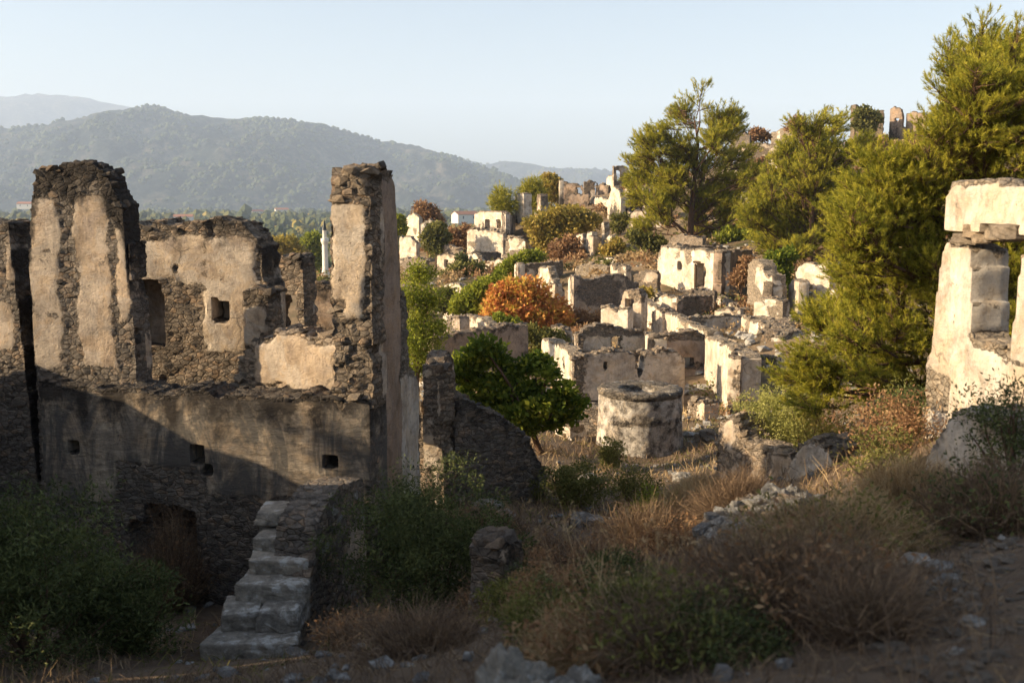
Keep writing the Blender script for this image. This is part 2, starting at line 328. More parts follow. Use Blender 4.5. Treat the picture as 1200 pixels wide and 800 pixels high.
def isect(px, py, A, t):
    """point where the picture ray meets the upright plane through A along t -> (s, z)"""
    r = ray(px, py); den = r[0]*t[1]-r[1]*t[0]; k = (A[0]*t[1]-A[1]*t[0])/den
    x, y = r[0]*k, r[1]*k
    return (x-A[0])*t[0]+(y-A[1])*t[1], r[2]*k
def wall(root, A, B, top, holes=(), thick=.5, c=.12, mat='warm', cov=.5, patches=None, bare=(), bottom=None, rag=.12, crust=.45, stones=0, stone_mat='stone',
         relief=.05, name='wall', refpy=400, ssize=(.30, .15), caps=0, stone_r=(.12, .26), label=None, nich=()):
    """one wall of rubble and plaster. A, B (picture x, distance) fix its plane; top/holes/patches are read in picture coordinates on that plane"""
    a = P(A[0], refpy, A[1])[:2]; b = P(B[0], refpy, B[1])[:2]; t = (b-a)/np.linalg.norm(b-a); nrm = np.array((-t[1], t[0]))
    if np.dot(nrm, -(a+b)/2) < 0: nrm = -nrm
    T = np.array([isect(p[0], p[1], a, t) for p in top]); T = T[np.argsort(T[:, 0], kind='stable')]
    s0, s1 = T[0, 0], T[-1, 0]; sd = wall.seed = wall.seed+1
    mids = np.linspace(s0, s1, 9); gm = ground(a[0]+t[0]*mids, a[1]+t[1]*mids)
    gb = ground(a[0]+t[0]*mids-nrm[0]*thick, a[1]+t[1]*mids-nrm[1]*thick)
    if bottom is None: zb = min(gm.min(), gb.min())-.35
    else: zb = isect((top[0][0]+top[-1][0])/2, bottom, a, t)[1]
    zt = T[:, 1].max()+rag
    ns = max(2, int(math.ceil((s1-s0)/c))); nz = max(2, int(math.ceil((zt-zb)/c))); nt = max(1, int(round(thick/(c*1.3))))
    ss = s0+(np.arange(ns)+.5)*(s1-s0)/ns; zz = zb+(np.arange(nz)+.5)*(zt-zb)/nz
    q = np.stack((ss*1.7, ss*0+sd*3.1, ss*0), 1)
    tp = np.interp(ss, T[:, 0], T[:, 1])+(fbm(q, sd, 3)-.5)*rag*1.6+(vn(q*3.5, sd+5)-.5)*rag*.9
    S2, Z2 = np.meshgrid(ss, zz, indexing='ij')
    jit = (fbm(np.stack((S2.ravel()*2.2, Z2.ravel()*2.2, S2.ravel()*0+sd), 1), sd+1, 3)-.5).reshape(S2.shape)*rag*1.5
    ins = Z2 < tp[:, None]+jit*.4; ins[:, 0] = True
    endn = (fbm(np.stack((Z2[0]*2.5, Z2[0]*0+sd, Z2[0]*0), 1), sd+2, 3)-.5)*rag*1.2
    ins &= (S2 > s0+np.maximum(0, endn)[None, :]) & (S2 < s1+np.minimum(0, endn)[None, :])
    niches = []
    for h in list(holes)+list(nich):
        if len(h) == 4:
            (ha, za), (hb, zc) = isect(h[0], h[1], a, t), isect(h[2], h[3], a, t)
            x0, x1, y0, y1 = min(ha, hb), max(ha, hb), min(za, zc), max(za, zc)
            ins &= ~((S2+jit*.5 > x0) & (S2+jit*.5 < x1) & (Z2+jit*.5 > y0) & (Z2+jit*.5 < y1))
            if h in nich: niches.append((x0, x1, y0, y1))
        else:
            cx, cz = isect(h[0], h[1], a, t); r = h[2]/F*np.linalg.norm(a)
            ins &= ~(((S2-cx)**2+(Z2-cz)**2) < (r*(1+jit*3))**2)
    # surface of the slab of cells
    pad = np.zeros((ns+2, nz+2), bool); pad[1:-1, 1:-1] = ins
    VI = lambda i, j, k: (i*(nz+1)+j)*(nt+1)+k
    I, J = np.nonzero(ins); Fs = [np.stack((VI(I, J, 0), VI(I+1, J, 0), VI(I+1, J+1, 0), VI(I, J+1, 0)), 1),
                                  np.stack((VI(I, J, nt), VI(I, J+1, nt), VI(I+1, J+1, nt), VI(I+1, J, nt)), 1)]
    for di, dj, f in ((0, 1, lambda i, j, k: (VI(i, j+1, k), VI(i+1, j+1, k), VI(i+1, j+1, k+1), VI(i, j+1, k+1))),
                      (0, -1, lambda i, j, k: (VI(i, j, k), VI(i, j, k+1), VI(i+1, j, k+1), VI(i+1, j, k))),
                      (1, 0, lambda i, j, k: (VI(i+1, j, k), VI(i+1, j, k+1), VI(i+1, j+1, k+1), VI(i+1, j+1, k))),
                      (-1, 0, lambda i, j, k: (VI(i, j, k), VI(i, j+1, k), VI(i, j+1, k+1), VI(i, j, k+1)))):
        e = ins & ~pad[1+di:ns+1+di, 1+dj:nz+1+dj]; i, j = np.nonzero(e)
        for k in range(nt):
            if len(i): Fs.append(np.stack(f(i, j, k), 1))
    Fa = np.concatenate(Fs); uq, inv = np.unique(Fa.ravel(), return_inverse=True); Fa = inv.reshape(-1, 4)
    k = uq % (nt+1); ij = uq//(nt+1); j = ij % (nz+1); i = ij//(nz+1)
    s = s0+i*(s1-s0)/ns; z = zb+j*(zt-zb)/nz; d = k*thick/nt
    L = np.stack((s, d, z), 1)
    # relax once so the steps of the grid go, then weather it
    for it in range(2):
        acc = np.zeros_like(L); cnt = np.zeros(len(L))
        for e in range(4):
            u0, u1 = Fa[:, e], Fa[:, (e+1) % 4]
            for w_ in range(3):
                acc[:, w_] += np.bincount(u0, L[u1, w_], len(L))+np.bincount(u1, L[u0, w_], len(L))
            cnt += np.bincount(u0, minlength=len(L))+np.bincount(u1, minlength=len(L))
        A_ = acc/cnt[:, None]; L[:, 0] = L[:, 0]*.45+A_[:, 0]*.55; L[:, 2] = L[:, 2]*.45+A_[:, 2]*.55
    fn = np.cross(L[Fa[:, 1]]-L[Fa[:, 0]], L[Fa[:, 3]]-L[Fa[:, 0]])
    vnm = np.zeros_like(L)
    for e in range(4):
        for w_ in range(3): vnm[:, w_] += np.bincount(Fa[:, e], fn[:, w_], len(L))
    vnm /= np.linalg.norm(vnm, axis=1)[:, None]+1e-9
    topv = np.interp(L[:, 0], ss, tp); dtop = topv-L[:, 2]
    back = L[:, 1] > thick*.5
    q = np.stack((L[:, 0]*.9, L[:, 1]*0+sd*7.7+back*3, L[:, 2]*.9), 1)
    nz_ = fbm(q, sd+3, 4)
    if patches is None: pm = .5+(cov-.5)*1.6+(nz_-.5)*2.6
    else:
        pm = np.full(len(L), -.3)
        for pt in patches:
            (ha, za), (hb, zc) = isect(pt[0], pt[1], a, t), isect(pt[2], pt[3], a, t)
            dx = np.minimum(L[:, 0]-min(ha, hb), max(ha, hb)-L[:, 0]); dz = np.minimum(L[:, 2]-min(za, zc), max(za, zc)-L[:, 2])
            pm = np.maximum(pm, .55+np.minimum(dx, dz)*4)
        pm = np.clip(pm, -.3, 1.3)+(fbm(q*3, sd+3, 4)-.5)*1.0
        pm = np.where(back, .5+(cov-.5)*1.6+(nz_-.5)*2.6, pm)
    for pt in bare:
        (ha, za), (hb, zc) = isect(pt[0], pt[1], a, t), isect(pt[2], pt[3], a, t)
        dx = np.minimum(L[:, 0]-min(ha, hb), max(ha, hb)-L[:, 0]); dz = np.minimum(L[:, 2]-min(za, zc), max(za, zc)-L[:, 2])
        pm = pm-np.clip(.6+np.minimum(dx, dz)*5, 0, 1)
    pm = np.where(vnm[:, 2] > .55, 0, pm); pm -= np.clip(1-dtop/.12, 0, 1)*.8
    pmc = sstep(.42, .58, pm)
    f1, f2, idr = worley(np.stack((L[:, 0]/ssize[0], L[:, 1]/ssize[0]+sd, L[:, 2]/ssize[1]), 1), sd)
    rub = ((idr-.5)*.9-np.clip(.22-(f2-f1), 0, .22)*3.0)*relief+(fbm(L*6+sd, sd, 3)-.5)*relief*.9
    disp = rub*(1-pmc)+pmc*(relief*.35+(fbm(L*1.6+sd, sd+8, 3)-.5)*relief*.9)
    L = L+vnm*disp[:, None]
    crs = crust*(1.15-dtop/(.45+1.1*max(0, crust-.3)))+(vn(np.stack((L[:, 0]*5, L[:, 0]*0+sd, L[:, 2]*.5), 1), sd+6)-.5)*.5; crs = np.where(vnm[:, 2] > .5, crust*.9, crs)
    W = np.stack((a[0]+t[0]*L[:, 0]-nrm[0]*L[:, 1], a[1]+t[1]*L[:, 0]-nrm[1]*L[:, 1], L[:, 2]), 1)
    NW = np.stack((t[0]*vnm[:, 0]-nrm[0]*vnm[:, 1], t[1]*vnm[:, 0]-nrm[1]*vnm[:, 1], vnm[:, 2]), 1)
    if t[0]*(-nrm[1])-t[1]*(-nrm[0]) < 0: Fa = Fa[:, ::-1]      # keep faces pointing out
    rl = np.array(root.location)
    sm = pmc[Fa].mean(1) > .5
    o = link(name, mesh_np(name, W-rl, [Fa], M[mat], sm, {'plaster': pm, 'crust': np.clip(crs, 0, 1)}), root)
    o.data.set_sharp_from_angle(angle=math.radians(38))
    if label: o['label'] = label
    for (x0, x1, y0, y1) in niches:    # the blind back of a recess
        e = .06; pts = []
        for dd in (thick*.62, thick*.9):
            for (sx, zx) in ((x0-e, y0-e), (x1+e, y0-e), (x1+e, y1+e), (x0-e, y1+e)):
                pts.append((a[0]+t[0]*sx-nrm[0]*dd-rl[0], a[1]+t[1]*sx-nrm[1]*dd-rl[1], zx-rl[2]))
        f = np.array([[0, 1, 2, 3], [7, 6, 5, 4], [0, 4, 5, 1], [1, 5, 6, 2], [2, 6, 7, 3], [3, 7, 4, 0]])
        link('niche_back', mesh_np('niche_back', pts, [f], M[mat], False, {'plaster': [.9]*8, 'crust': [0]*8}), root)
    R = random.Random(sd); mes = STM[stone_mat]
    def put(pool, cnt, flat):
        if not len(pool): return
        for _ in range(cnt):
            v = R.choice(pool); so = link('stone', R.choice(mes), root)
            r = R.uniform(*stone_r); w3 = W[v]-NW[v]*r*(.34 if flat else .15)
            so.location = (w3[0]-rl[0], w3[1]-rl[1], w3[2]-rl[2])
            so.rotation_euler = (R.uniform(-.25, .25), R.uniform(-.25, .25), math.atan2(t[1], t[0])+R.uniform(-.5, .5))
            so.scale = (r*R.uniform(.9, 1.5), r*R.uniform(.6, 1.0), r*R.uniform(.4, .75))
    if caps: put(list(np.nonzero((vnm[:, 2] > .6) & (dtop < .25))[0]), caps, False)
    if stones: put(list(np.nonzero((~back) & (pm < .3) & (vnm[:, 1] < -.7) & (W[:, 2] > gm.min()))[0]), stones, True)
    return o
wall.seed = 100
def ruin(name, label, cat, at, walls, group=None):
    """at: (picture x, distance) of the base; walls: list of dicts for wall()"""
    p = P(at[0], 400, at[1]); r = thing(name, label, cat, (p[0], p[1], gz(p[0], p[1])), group)
    for w in walls: wall(r, **w)
    return r
def block(name, root, c, size, rot, mat, seed, sub=3, amp=.06, parent_local=True):
    """a worn block: a cube cut fine, rounded and weathered"""
    bm = bmesh.new(); bmesh.ops.create_cube(bm, size=1); bmesh.ops.subdivide_edges(bm, edges=bm.edges, cuts=sub*2, use_grid_fill=True)
    V = np.array([v.co[:] for v in bm.verts]); Fq = np.array([[v.index for v in f.verts] for f in bm.faces]); bm.free()
    a2 = np.sort(np.abs(V), axis=1)[:, 1][:, None]; V = V*(1-.045*sstep(.36, .5, a2)); R_ = random.Random(seed)
    for ax in range(3):
        for bx in range(3):
            if ax != bx: V[:, ax] *= 1+R_.uniform(-.16, .16)*V[:, bx]
    V = V*np.array(size)
    nn = V/np.linalg.norm(V, axis=1)[:, None]; V = V+nn*((fbm(V*5+seed, seed, 4)-.5)*2*amp+(fbm(V*22+seed, seed+2, 3)-.5)*amp+(worley(V*5+seed, seed)[2]-.5)*amp*1.0)[:, None]
    ca, sa = math.cos(rot), math.sin(rot); V = np.stack((V[:, 0]*ca-V[:, 1]*sa, V[:, 0]*sa+V[:, 1]*ca, V[:, 2]), 1)
    me = mesh_np(name, V, [Fq], mat, False); o = link(name, me, root)
    o.location = (c[0]-root.location[0], c[1]-root.location[1], c[2]-root.location[2]) if root else c
    return o
def rock(label, c, size, seed, mat='stone_grey', name='rock', cat='rock', group=None, sub=4):
    bm = bmesh.new(); bmesh.ops.create_icosphere(bm, subdivisions=sub, radius=1)
    V = np.array([v.co[:] for v in bm.verts]); Fq = np.array([[v.index for v in f.verts] for f in bm.faces]); bm.free()
    f1, f2, idr = worley(V*1.6+seed*3.3, seed); k = 1+(idr-.5)*.22+(fbm(V*2.5+seed, seed, 5)-.5)*.7-(1-np.abs(2*fbm(V*5+seed, seed+1, 4)-1))*.22+(fbm(V*16+seed, seed+2, 3)-.5)*.12*(sub > 3)
    V = V*k[:, None]*np.array(size)
    o = link(name, mesh_np(name, V, [Fq], M[mat], False), None, c); tag(o, label, cat, group); return o

# ---------------------------------------------------------------- plants
def rand_dirs(n, up=0.0):
    v = rng.normal(size=(n, 3)); v[:, 2] += up; return v/np.linalg.norm(v, axis=1)[:, None]
def leaves_mesh(C, R, per, l, w, up=.3, droop=0., tint_bias=None, flat=.7):
    """rhombic leaves scattered about the clump centres C with radii R"""
    n = len(C)*per; ci = np.repeat(np.arange(len(C)), per)
    off = rng.normal(size=(n, 3)); off /= np.linalg.norm(off, axis=1)[:, None]; off *= (rng.random(n)**.45)[:, None]
    off[:, 2] *= flat; B = C[ci]+off*R[ci][:, None]
    ax = off+rng.normal(size=(n, 3))*.6; ax[:, 2] += up; ax /= np.linalg.norm(ax, axis=1)[:, None]
    sd = np.cross(ax, rand_dirs(n)); sd /= np.linalg.norm(sd, axis=1)[:, None]+1e-9
    if not np.isscalar(l): l = l[ci][:, None]; w = w[ci][:, None]
    ll = l*(.6+.8*rng.random(n))[:, None]; ww = w*(.6+.8*rng.random(n))[:, None]
    V = np.stack((B, B+ax*ll*.45+sd*ww*.5, B+ax*ll, B+ax*ll*.45-sd*ww*.5), 1).reshape(-1, 3)
    Q = np.arange(n*4).reshape(-1, 4)
    ct = rng.random(len(C)); tint = np.clip(.5+(ct[ci]-.5)*.7+(rng.random(n)-.5)*.6+(0 if tint_bias is None else tint_bias[ci]), 0, 1)
    return V, Q, np.repeat(tint, 4)
def needles_mesh(T, D, per, l, w):
    """tufts of needles: base T, direction D"""
    n = len(T)*per; ti = np.repeat(np.arange(len(T)), per)
    ax = D[ti]+rng.normal(size=(n, 3))*.55; ax /= np.linalg.norm(ax, axis=1)[:, None]
    B = T[ti]+D[ti]*(rng.random(n)*l*1.3)[:, None]
    sd = np.cross(ax, rand_dirs(n)); sd /= np.linalg.norm(sd, axis=1)[:, None]+1e-9
    V = np.stack((B-sd*w/2, B+sd*w/2, B+ax*(l*(.6+.6*rng.random(n)))[:, None]), 1).reshape(-1, 3)
    tt = rng.random(len(T)); tint = np.clip(.45+(tt[ti]-.5)*.7+(rng.random(n)-.5)*.5, 0, 1)
    return V, np.arange(n*3).reshape(-1, 3), np.repeat(tint, 3)
def tube(pts, rad, seg=7):
    pts = np.asarray(pts, float); V = []; Q = []
    for i, p in enumerate(pts):
        d = pts[min(i+1, len(pts)-1)]-pts[max(i-1, 0)]; d = d/(np.linalg.norm(d)+1e-9)
        a = np.cross(d, (0.13, .97, .2)); a /= np.linalg.norm(a)+1e-9; b = np.cross(d, a)
        for k in range(seg):
            th = 2*math.pi*k/seg; V.append(p+(a*math.cos(th)+b*math.sin(th))*rad[i])
        if i:
            o = (i-1)*seg
            for k in range(seg): Q.append((o+k, o+(k+1) % seg, o+seg+(k+1) % seg, o+seg+k))
    return np.array(V), np.array(Q)
def join(parts):
    V = []; Q = []; o = 0
    for v, q_ in parts: V.append(v); Q.append(q_+o); o += len(v)
    return np.concatenate(V), np.concatenate(Q)
def limb(p0, p1, r0, r1, sag=.12, n=6, seg=6):
    p0, p1 = np.array(p0), np.array(p1); L = np.linalg.norm(p1-p0); side = rng.normal(size=3)*L*sag
    t = np.linspace(0, 1, n)[:, None]; pts = p0+(p1-p0)*t+side*np.sin(t*math.pi)*.6; pts[:, 2] += (np.sin(t[:, 0]*math.pi)*-.06*L)
    return tube(pts, r0+(r1-r0)*t[:, 0], seg)
def tree(label, cat, base, D, blobs, leaf='olive', kind='leaf', clumps=14, per=60, l=.12, w=.06, cr=.35, trunk=None, name='tree', group=None, depth=1.0, tb=.06, lean=0, flat=.75, dspread=.0):
    """blobs: picture discs (x, y, radius) at distance D that make up the crown"""
    b = P(base[0], base[1] if len(base) > 1 else 400, D); bz = gz(b[0], b[1]); b = np.array((b[0], b[1], bz-.05))
    root = thing(name, label, cat, b, group)
    C = []; R = []; BC = []
    for k, bl in enumerate(blobs):
        dd = D+(rng.random()-.5)*2*dspread; c = P(bl[0], bl[1], dd); r = bl[2]/F*D
        BC.append((c, r)); n_ = max(3, int(clumps*(r/ (blobs[0][2]/F*D))**1.3)) if len(blobs) > 1 else clumps
        o = rng.normal(size=(n_, 3)); o /= np.linalg.norm(o, axis=1)[:, None]; o *= (rng.random(n_)**.4*.92)[:, None]
        o[:, 1] *= depth; o[:, 2] *= .85
        C.append(c+o*r); R.append(np.full(n_, cr)*(.6+.7*rng.random(n_)))
    C = np.concatenate(C); R = np.concatenate(R)
    g_ = ground(C[:, 0], C[:, 1])+.08; C[:, 2] = np.maximum(C[:, 2], g_)
    parts = []; H = max(c[0][2] for c in BC)-b[2]; tr = trunk or max(.03, H*.025)
    cen = np.mean([c for c, r in BC], axis=0); fork = b+(cen-b)*np.array((.45, .45, .38))
    if fork[2] < b[2]+.1: fork[2] = b[2]+.15
    parts.append(limb(b-np.array((0, 0, .2)), fork, tr, tr*.7, .06, 7, 8))
    for c, r in BC:
        parts.append(limb(fork, c, tr*.55, tr*.18, .1))
    sel = rng.permutation(len(C))[:90]
    bc = np.array([c for c, r in BC])
    for i in sel:
        kk = np.argmin(((bc-C[i])**2).sum(1)); parts.append(limb(bc[kk], C[i], tr*.18, tr*.05, .15, 4, 4))
    V, Q = join(parts)
    link('trunk', mesh_np('trunk', V-b, [Q], M['bark'], True), root)
    if kind == 'leaf': V, Q, tn = leaves_mesh(C, R, per, l, w, flat=flat)
    else:
        # pine: each clump is a spray of tufts turned up and outwards
        nt_ = 9; ci = np.repeat(np.arange(len(C)), nt_); dv = rng.normal(size=(len(ci), 3)); dv[:, 2] = np.abs(dv[:, 2])*.8+.1; dv /= np.linalg.norm(dv, axis=1)[:, None]
        T = C[ci]+dv*(R[ci]*(.3+.7*rng.random(len(ci))))[:, None]
        V, Q, tn = needles_mesh(T, dv, max(4, per//nt_), l, w)
    link('crown', mesh_np('crown', V-b, [Q], M[leaf], False, {'tint': tn}), root)
    return root
def bough_mesh(seed, l, w, tufts=42, per=26):
    """one unit-long pine bough along +X: twigs and tufts of needles"""
    g = np.random.default_rng(seed); T = []; D = []; parts = [tube([(0, 0, 0), (.3, .02, -.02), (.65, 0, .03), (.95, .03, .1)], [.018, .014, .009, .004], 4)]
    for k in range(tufts):
        s = .18+.8*g.random(); a = g.uniform(-1, 1)*1.1; ln_ = (.42-.28*abs(s-.5))*g.random()**.6
        d = np.array((math.cos(a)*.9, math.sin(a), .25+g.normal()*.3)); d /= np.linalg.norm(d)
        b = np.array((s*.95, .02, -.02+.1*s*s)); e = b+d*ln_; e[2] += .08*ln_; T.append(e); dd = d+np.array((.3, 0, .35)); D.append(dd/np.linalg.norm(dd))
        parts.append(tube([b, (b+e)/2, e], [.006, .004, .002], 3))
    V, Q, tn = needles_mesh(np.array(T), np.array(D), per, l, w)
    V2, Q2 = join(parts); o = len(V)
    me = mesh_np('bough', np.concatenate((V, V2)), [Q, Q2+o], M['pine'], False, {'tint': np.concatenate((tn, np.zeros(len(V2))))})
    me.materials.append(M['bark']); mi = np.zeros(len(me.polygons), dtype=np.int32); mi[len(Q):] = 1; me.polygons.foreach_set('material_index', mi); return me
def pine(label, base, D, blobs, nb, bl, l, w, trunk, depth=1.2, dspread=1.5, group=None, per=26, tufts=42):
    b = P(base[0], base[1], D); b = np.array((b[0], b[1], gz(b[0], b[1])-.05)); root = thing('pine_tree', label, 'pine tree', b, group)
    BC = [(P(x, y, D+(rng.random()-.5)*2*dspread), r/F*D) for x, y, r in blobs]
    cen = np.mean([c for c, r in BC], axis=0); top = max(c[2] for c, r in BC)
    tp = [b-np.array((0, 0, .2)), b+(cen-b)*np.array((.2, .2, .35)), b+(cen-b)*np.array((.6, .6, .9)), np.array((cen[0]+.1, cen[1], (cen[2]+top)/2)), np.array((cen[0]*.6+BC[0][0][0]*.4, cen[1], top*.97))]
    tp = np.array([np.array(q_) for q_ in tp]); parts = [tube(tp, [trunk, trunk*.85, trunk*.55, trunk*.32, trunk*.1], 9)]
    def axis(z):
        return np.array([np.interp(z, tp[:, 2], tp[:, 0]), np.interp(z, tp[:, 2], tp[:, 1]), z])
    for c, r in BC:
        z0 = max(b[2]+.25*(top-b[2])*rng.random()+.1, c[2]-abs(np.hypot(*(c[:2]-axis(c[2])[:2])))*.7-.1); parts.append(limb(axis(min(z0, c[2])), c, trunk*.34, trunk*.08, .1, 6, 5))
    V, Q = join(parts); link('trunk', mesh_np('trunk', V-b, [Q], M['bark'], True), root)
    ms = [bough_mesh(900+int(D*10)+k, l/bl, w/bl, tufts, per) for k in range(5)]
    wt = np.array([r**2 for c, r in BC]); wt /= wt.sum()
    for i in range(nb):
        c, r = BC[rng.choice(len(BC), p=wt)]; o = rng.normal(size=3); o /= np.linalg.norm(o); o[1] *= depth; p = c+o*r*rng.random()**.5*.8
        p[2] = max(p[2], gz(p[0], p[1])+.2)
        out = p-axis(min(max(p[2]-.6*bl, b[2]), top)); out[2] *= .5; out = out/(np.linalg.norm(out)+1e-6)+rng.normal(size=3)*.45+np.array((0, 0, .25)); out /= np.linalg.norm(out)
        s = bl*(.65+.6*rng.random()); q = Vector(out).to_track_quat('X', 'Z'); ob = link('bough', ms[i % 5], root)
        ob.location = Vector(p-b-out*s*.45); ob.rotation_mode = 'QUATERNION'; ob.rotation_quaternion = q; ob.scale = (s, s, s)
    return root
def stems_mesh(bases, dirs, L, w, curve=.3, tb=0.):
    """curved dry stems or blades"""
    n = len(bases); sd = np.cross(dirs, rand_dirs(n)); sd /= np.linalg.norm(sd, axis=1)[:, None]+1e-9
    L = L[:, None]; bend = rng.normal(size=(n, 3))*curve; bend[:, 2] -= curve*.5
    p1 = bases+dirs*L*.5+bend*L*.12; p2 = bases+dirs*L*.85+bend*L*.42; p3 = bases+dirs*L+bend*L*.62
    wv = sd*w*.5
    V = np.stack((bases-wv, bases+wv, p1-wv*.8, p1+wv*.8, p2-wv*.45, p2+wv*.45, p3), 1).reshape(-1, 3)
    o = (np.arange(n)*7)[:, None]
    Q = np.concatenate((o+np.array([[0, 1, 3, 2]]), o+np.array([[2, 3, 5, 4]]))); T = o+np.array([[4, 5, 6]])
    t = np.repeat(np.clip(rng.random(n)+tb, 0, 1), 7)
    return V, Q, T, t
def dry_shrub(label, px, py, D, r, h, n=900, mat='twig', leafy=None, name='dry_shrub', cat='shrub', group=None, sprig=0, leaf_n=0, w=.006):
    p = P(px, py, D); z = gz(p[0], p[1]); b = np.array((p[0], p[1], z))
    o = rng.normal(size=(n, 2)); o /= np.linalg.norm(o, axis=1)[:, None]; rr = rng.random(n)**.5
    bs = np.stack((b[0]+o[:, 0]*rr*r*.35, b[1]+o[:, 1]*rr*r*.35, np.zeros(n)), 1); bs[:, 2] = ground(bs[:, 0], bs[:, 1])-.03
    tgt = np.stack((b[0]+o[:, 0]*rr*r, b[1]+o[:, 1]*rr*r, z+h*(np.sqrt(np.clip(1-rr**2*.85, 0, 1)))*(.35+.65*rng.random(n)**.7)*(.6+.8*vn(np.stack((o[:, 0]*1.8+px, o[:, 1]*1.8, rr*2), 1), 5))), 1)
    tgt[:, :2] += (o*rr[:, None])*r*(.9*vn(np.stack((o[:, 0]*2+py, o[:, 1]*2, rr*0), 1), 6)[:, None]-.45)
    d = tgt-bs; L = np.linalg.norm(d, axis=1); d /= L[:, None]
    V, Q, T, t = stems_mesh(bs, d, L, w, .25)
    # twigs branching from the stems
    m = n*3; k = rng.integers(0, n, m); f = .35+.6*rng.random(m); tb_ = bs[k]+d[k]*(L[k]*f)[:, None]
    td = d[k]+rng.normal(size=(m, 3))*.55; td /= np.linalg.norm(td, axis=1)[:, None]
    V2, Q2, T2, t2 = stems_mesh(tb_, td, .10+.22*rng.random(m)*h, w*.6, .4)
    root = thing(name, label, cat, b, group)
    link('twigs', mesh_np('twigs', np.concatenate((V, V2))-b, [np.concatenate((Q, Q2+len(V))), np.concatenate((T, T2+len(V)))], M[mat], False, {'tint': np.concatenate((t, t2))}), root)
    if leafy:
        kk = rng.integers(0, m, leaf_n or n*4); C = tb_[kk]+td[kk]*.12
        V, Q, tn = leaves_mesh(C, np.full(len(C), .05), 2, .045, .018)
        link('leaves', mesh_np('leaves', V-b, [Q], M[leafy], False, {'tint': tn}), root)
    return root
def bush(label, px, py, D, r, h, leaf='darkleaf', clumps=60, per=60, l=.05, w=.025, cr=.18, name='shrub', cat='shrub', group=None, stems=14, lobes=5):
    """a leafy shrub rooted on the ground under the picture point"""
    p = P(px, py, D); z = gz(p[0], p[1]); b = np.array((p[0], p[1], z))
    C = []
    for k in range(lobes):
        a = rng.random()*6.28; q_ = rng.random()*.5; lc = b+np.array((math.cos(a)*r*q_, math.sin(a)*r*q_, h*(.35+.25*rng.random()))); lr = (.45+.3*rng.random())
        n_ = clumps//lobes+1; lc[2] += 0; o = rng.normal(size=(n_, 3)); o /= np.linalg.norm(o, axis=1)[:, None]; o *= (rng.random(n_)**.35)[:, None]
        C.append(lc+o*np.array((r*lr, r*lr, h*lr*.8)))
    C = np.concatenate(C); C[:, 2] = np.maximum(C[:, 2], ground(C[:, 0], C[:, 1])+.05)
    V, Q, tn = leaves_mesh(C, np.full(len(C), cr)*(.6+.8*rng.random(len(C))), per, l, w)
    root = thing(name, label, cat, b, group)
    link('leaves', mesh_np('leaves', V-b, [Q], M[leaf], False, {'tint': tn}), root)
    parts = [limb(b-np.array((0, 0, .08)), C[i], .018*max(1, h), .004, .12, 4, 4) for i in rng.permutation(len(C))[:stems]]
    V, Q = join(parts); link('stems', mesh_np('stems', V-b, [Q], M['bark'], True), root)
    return root
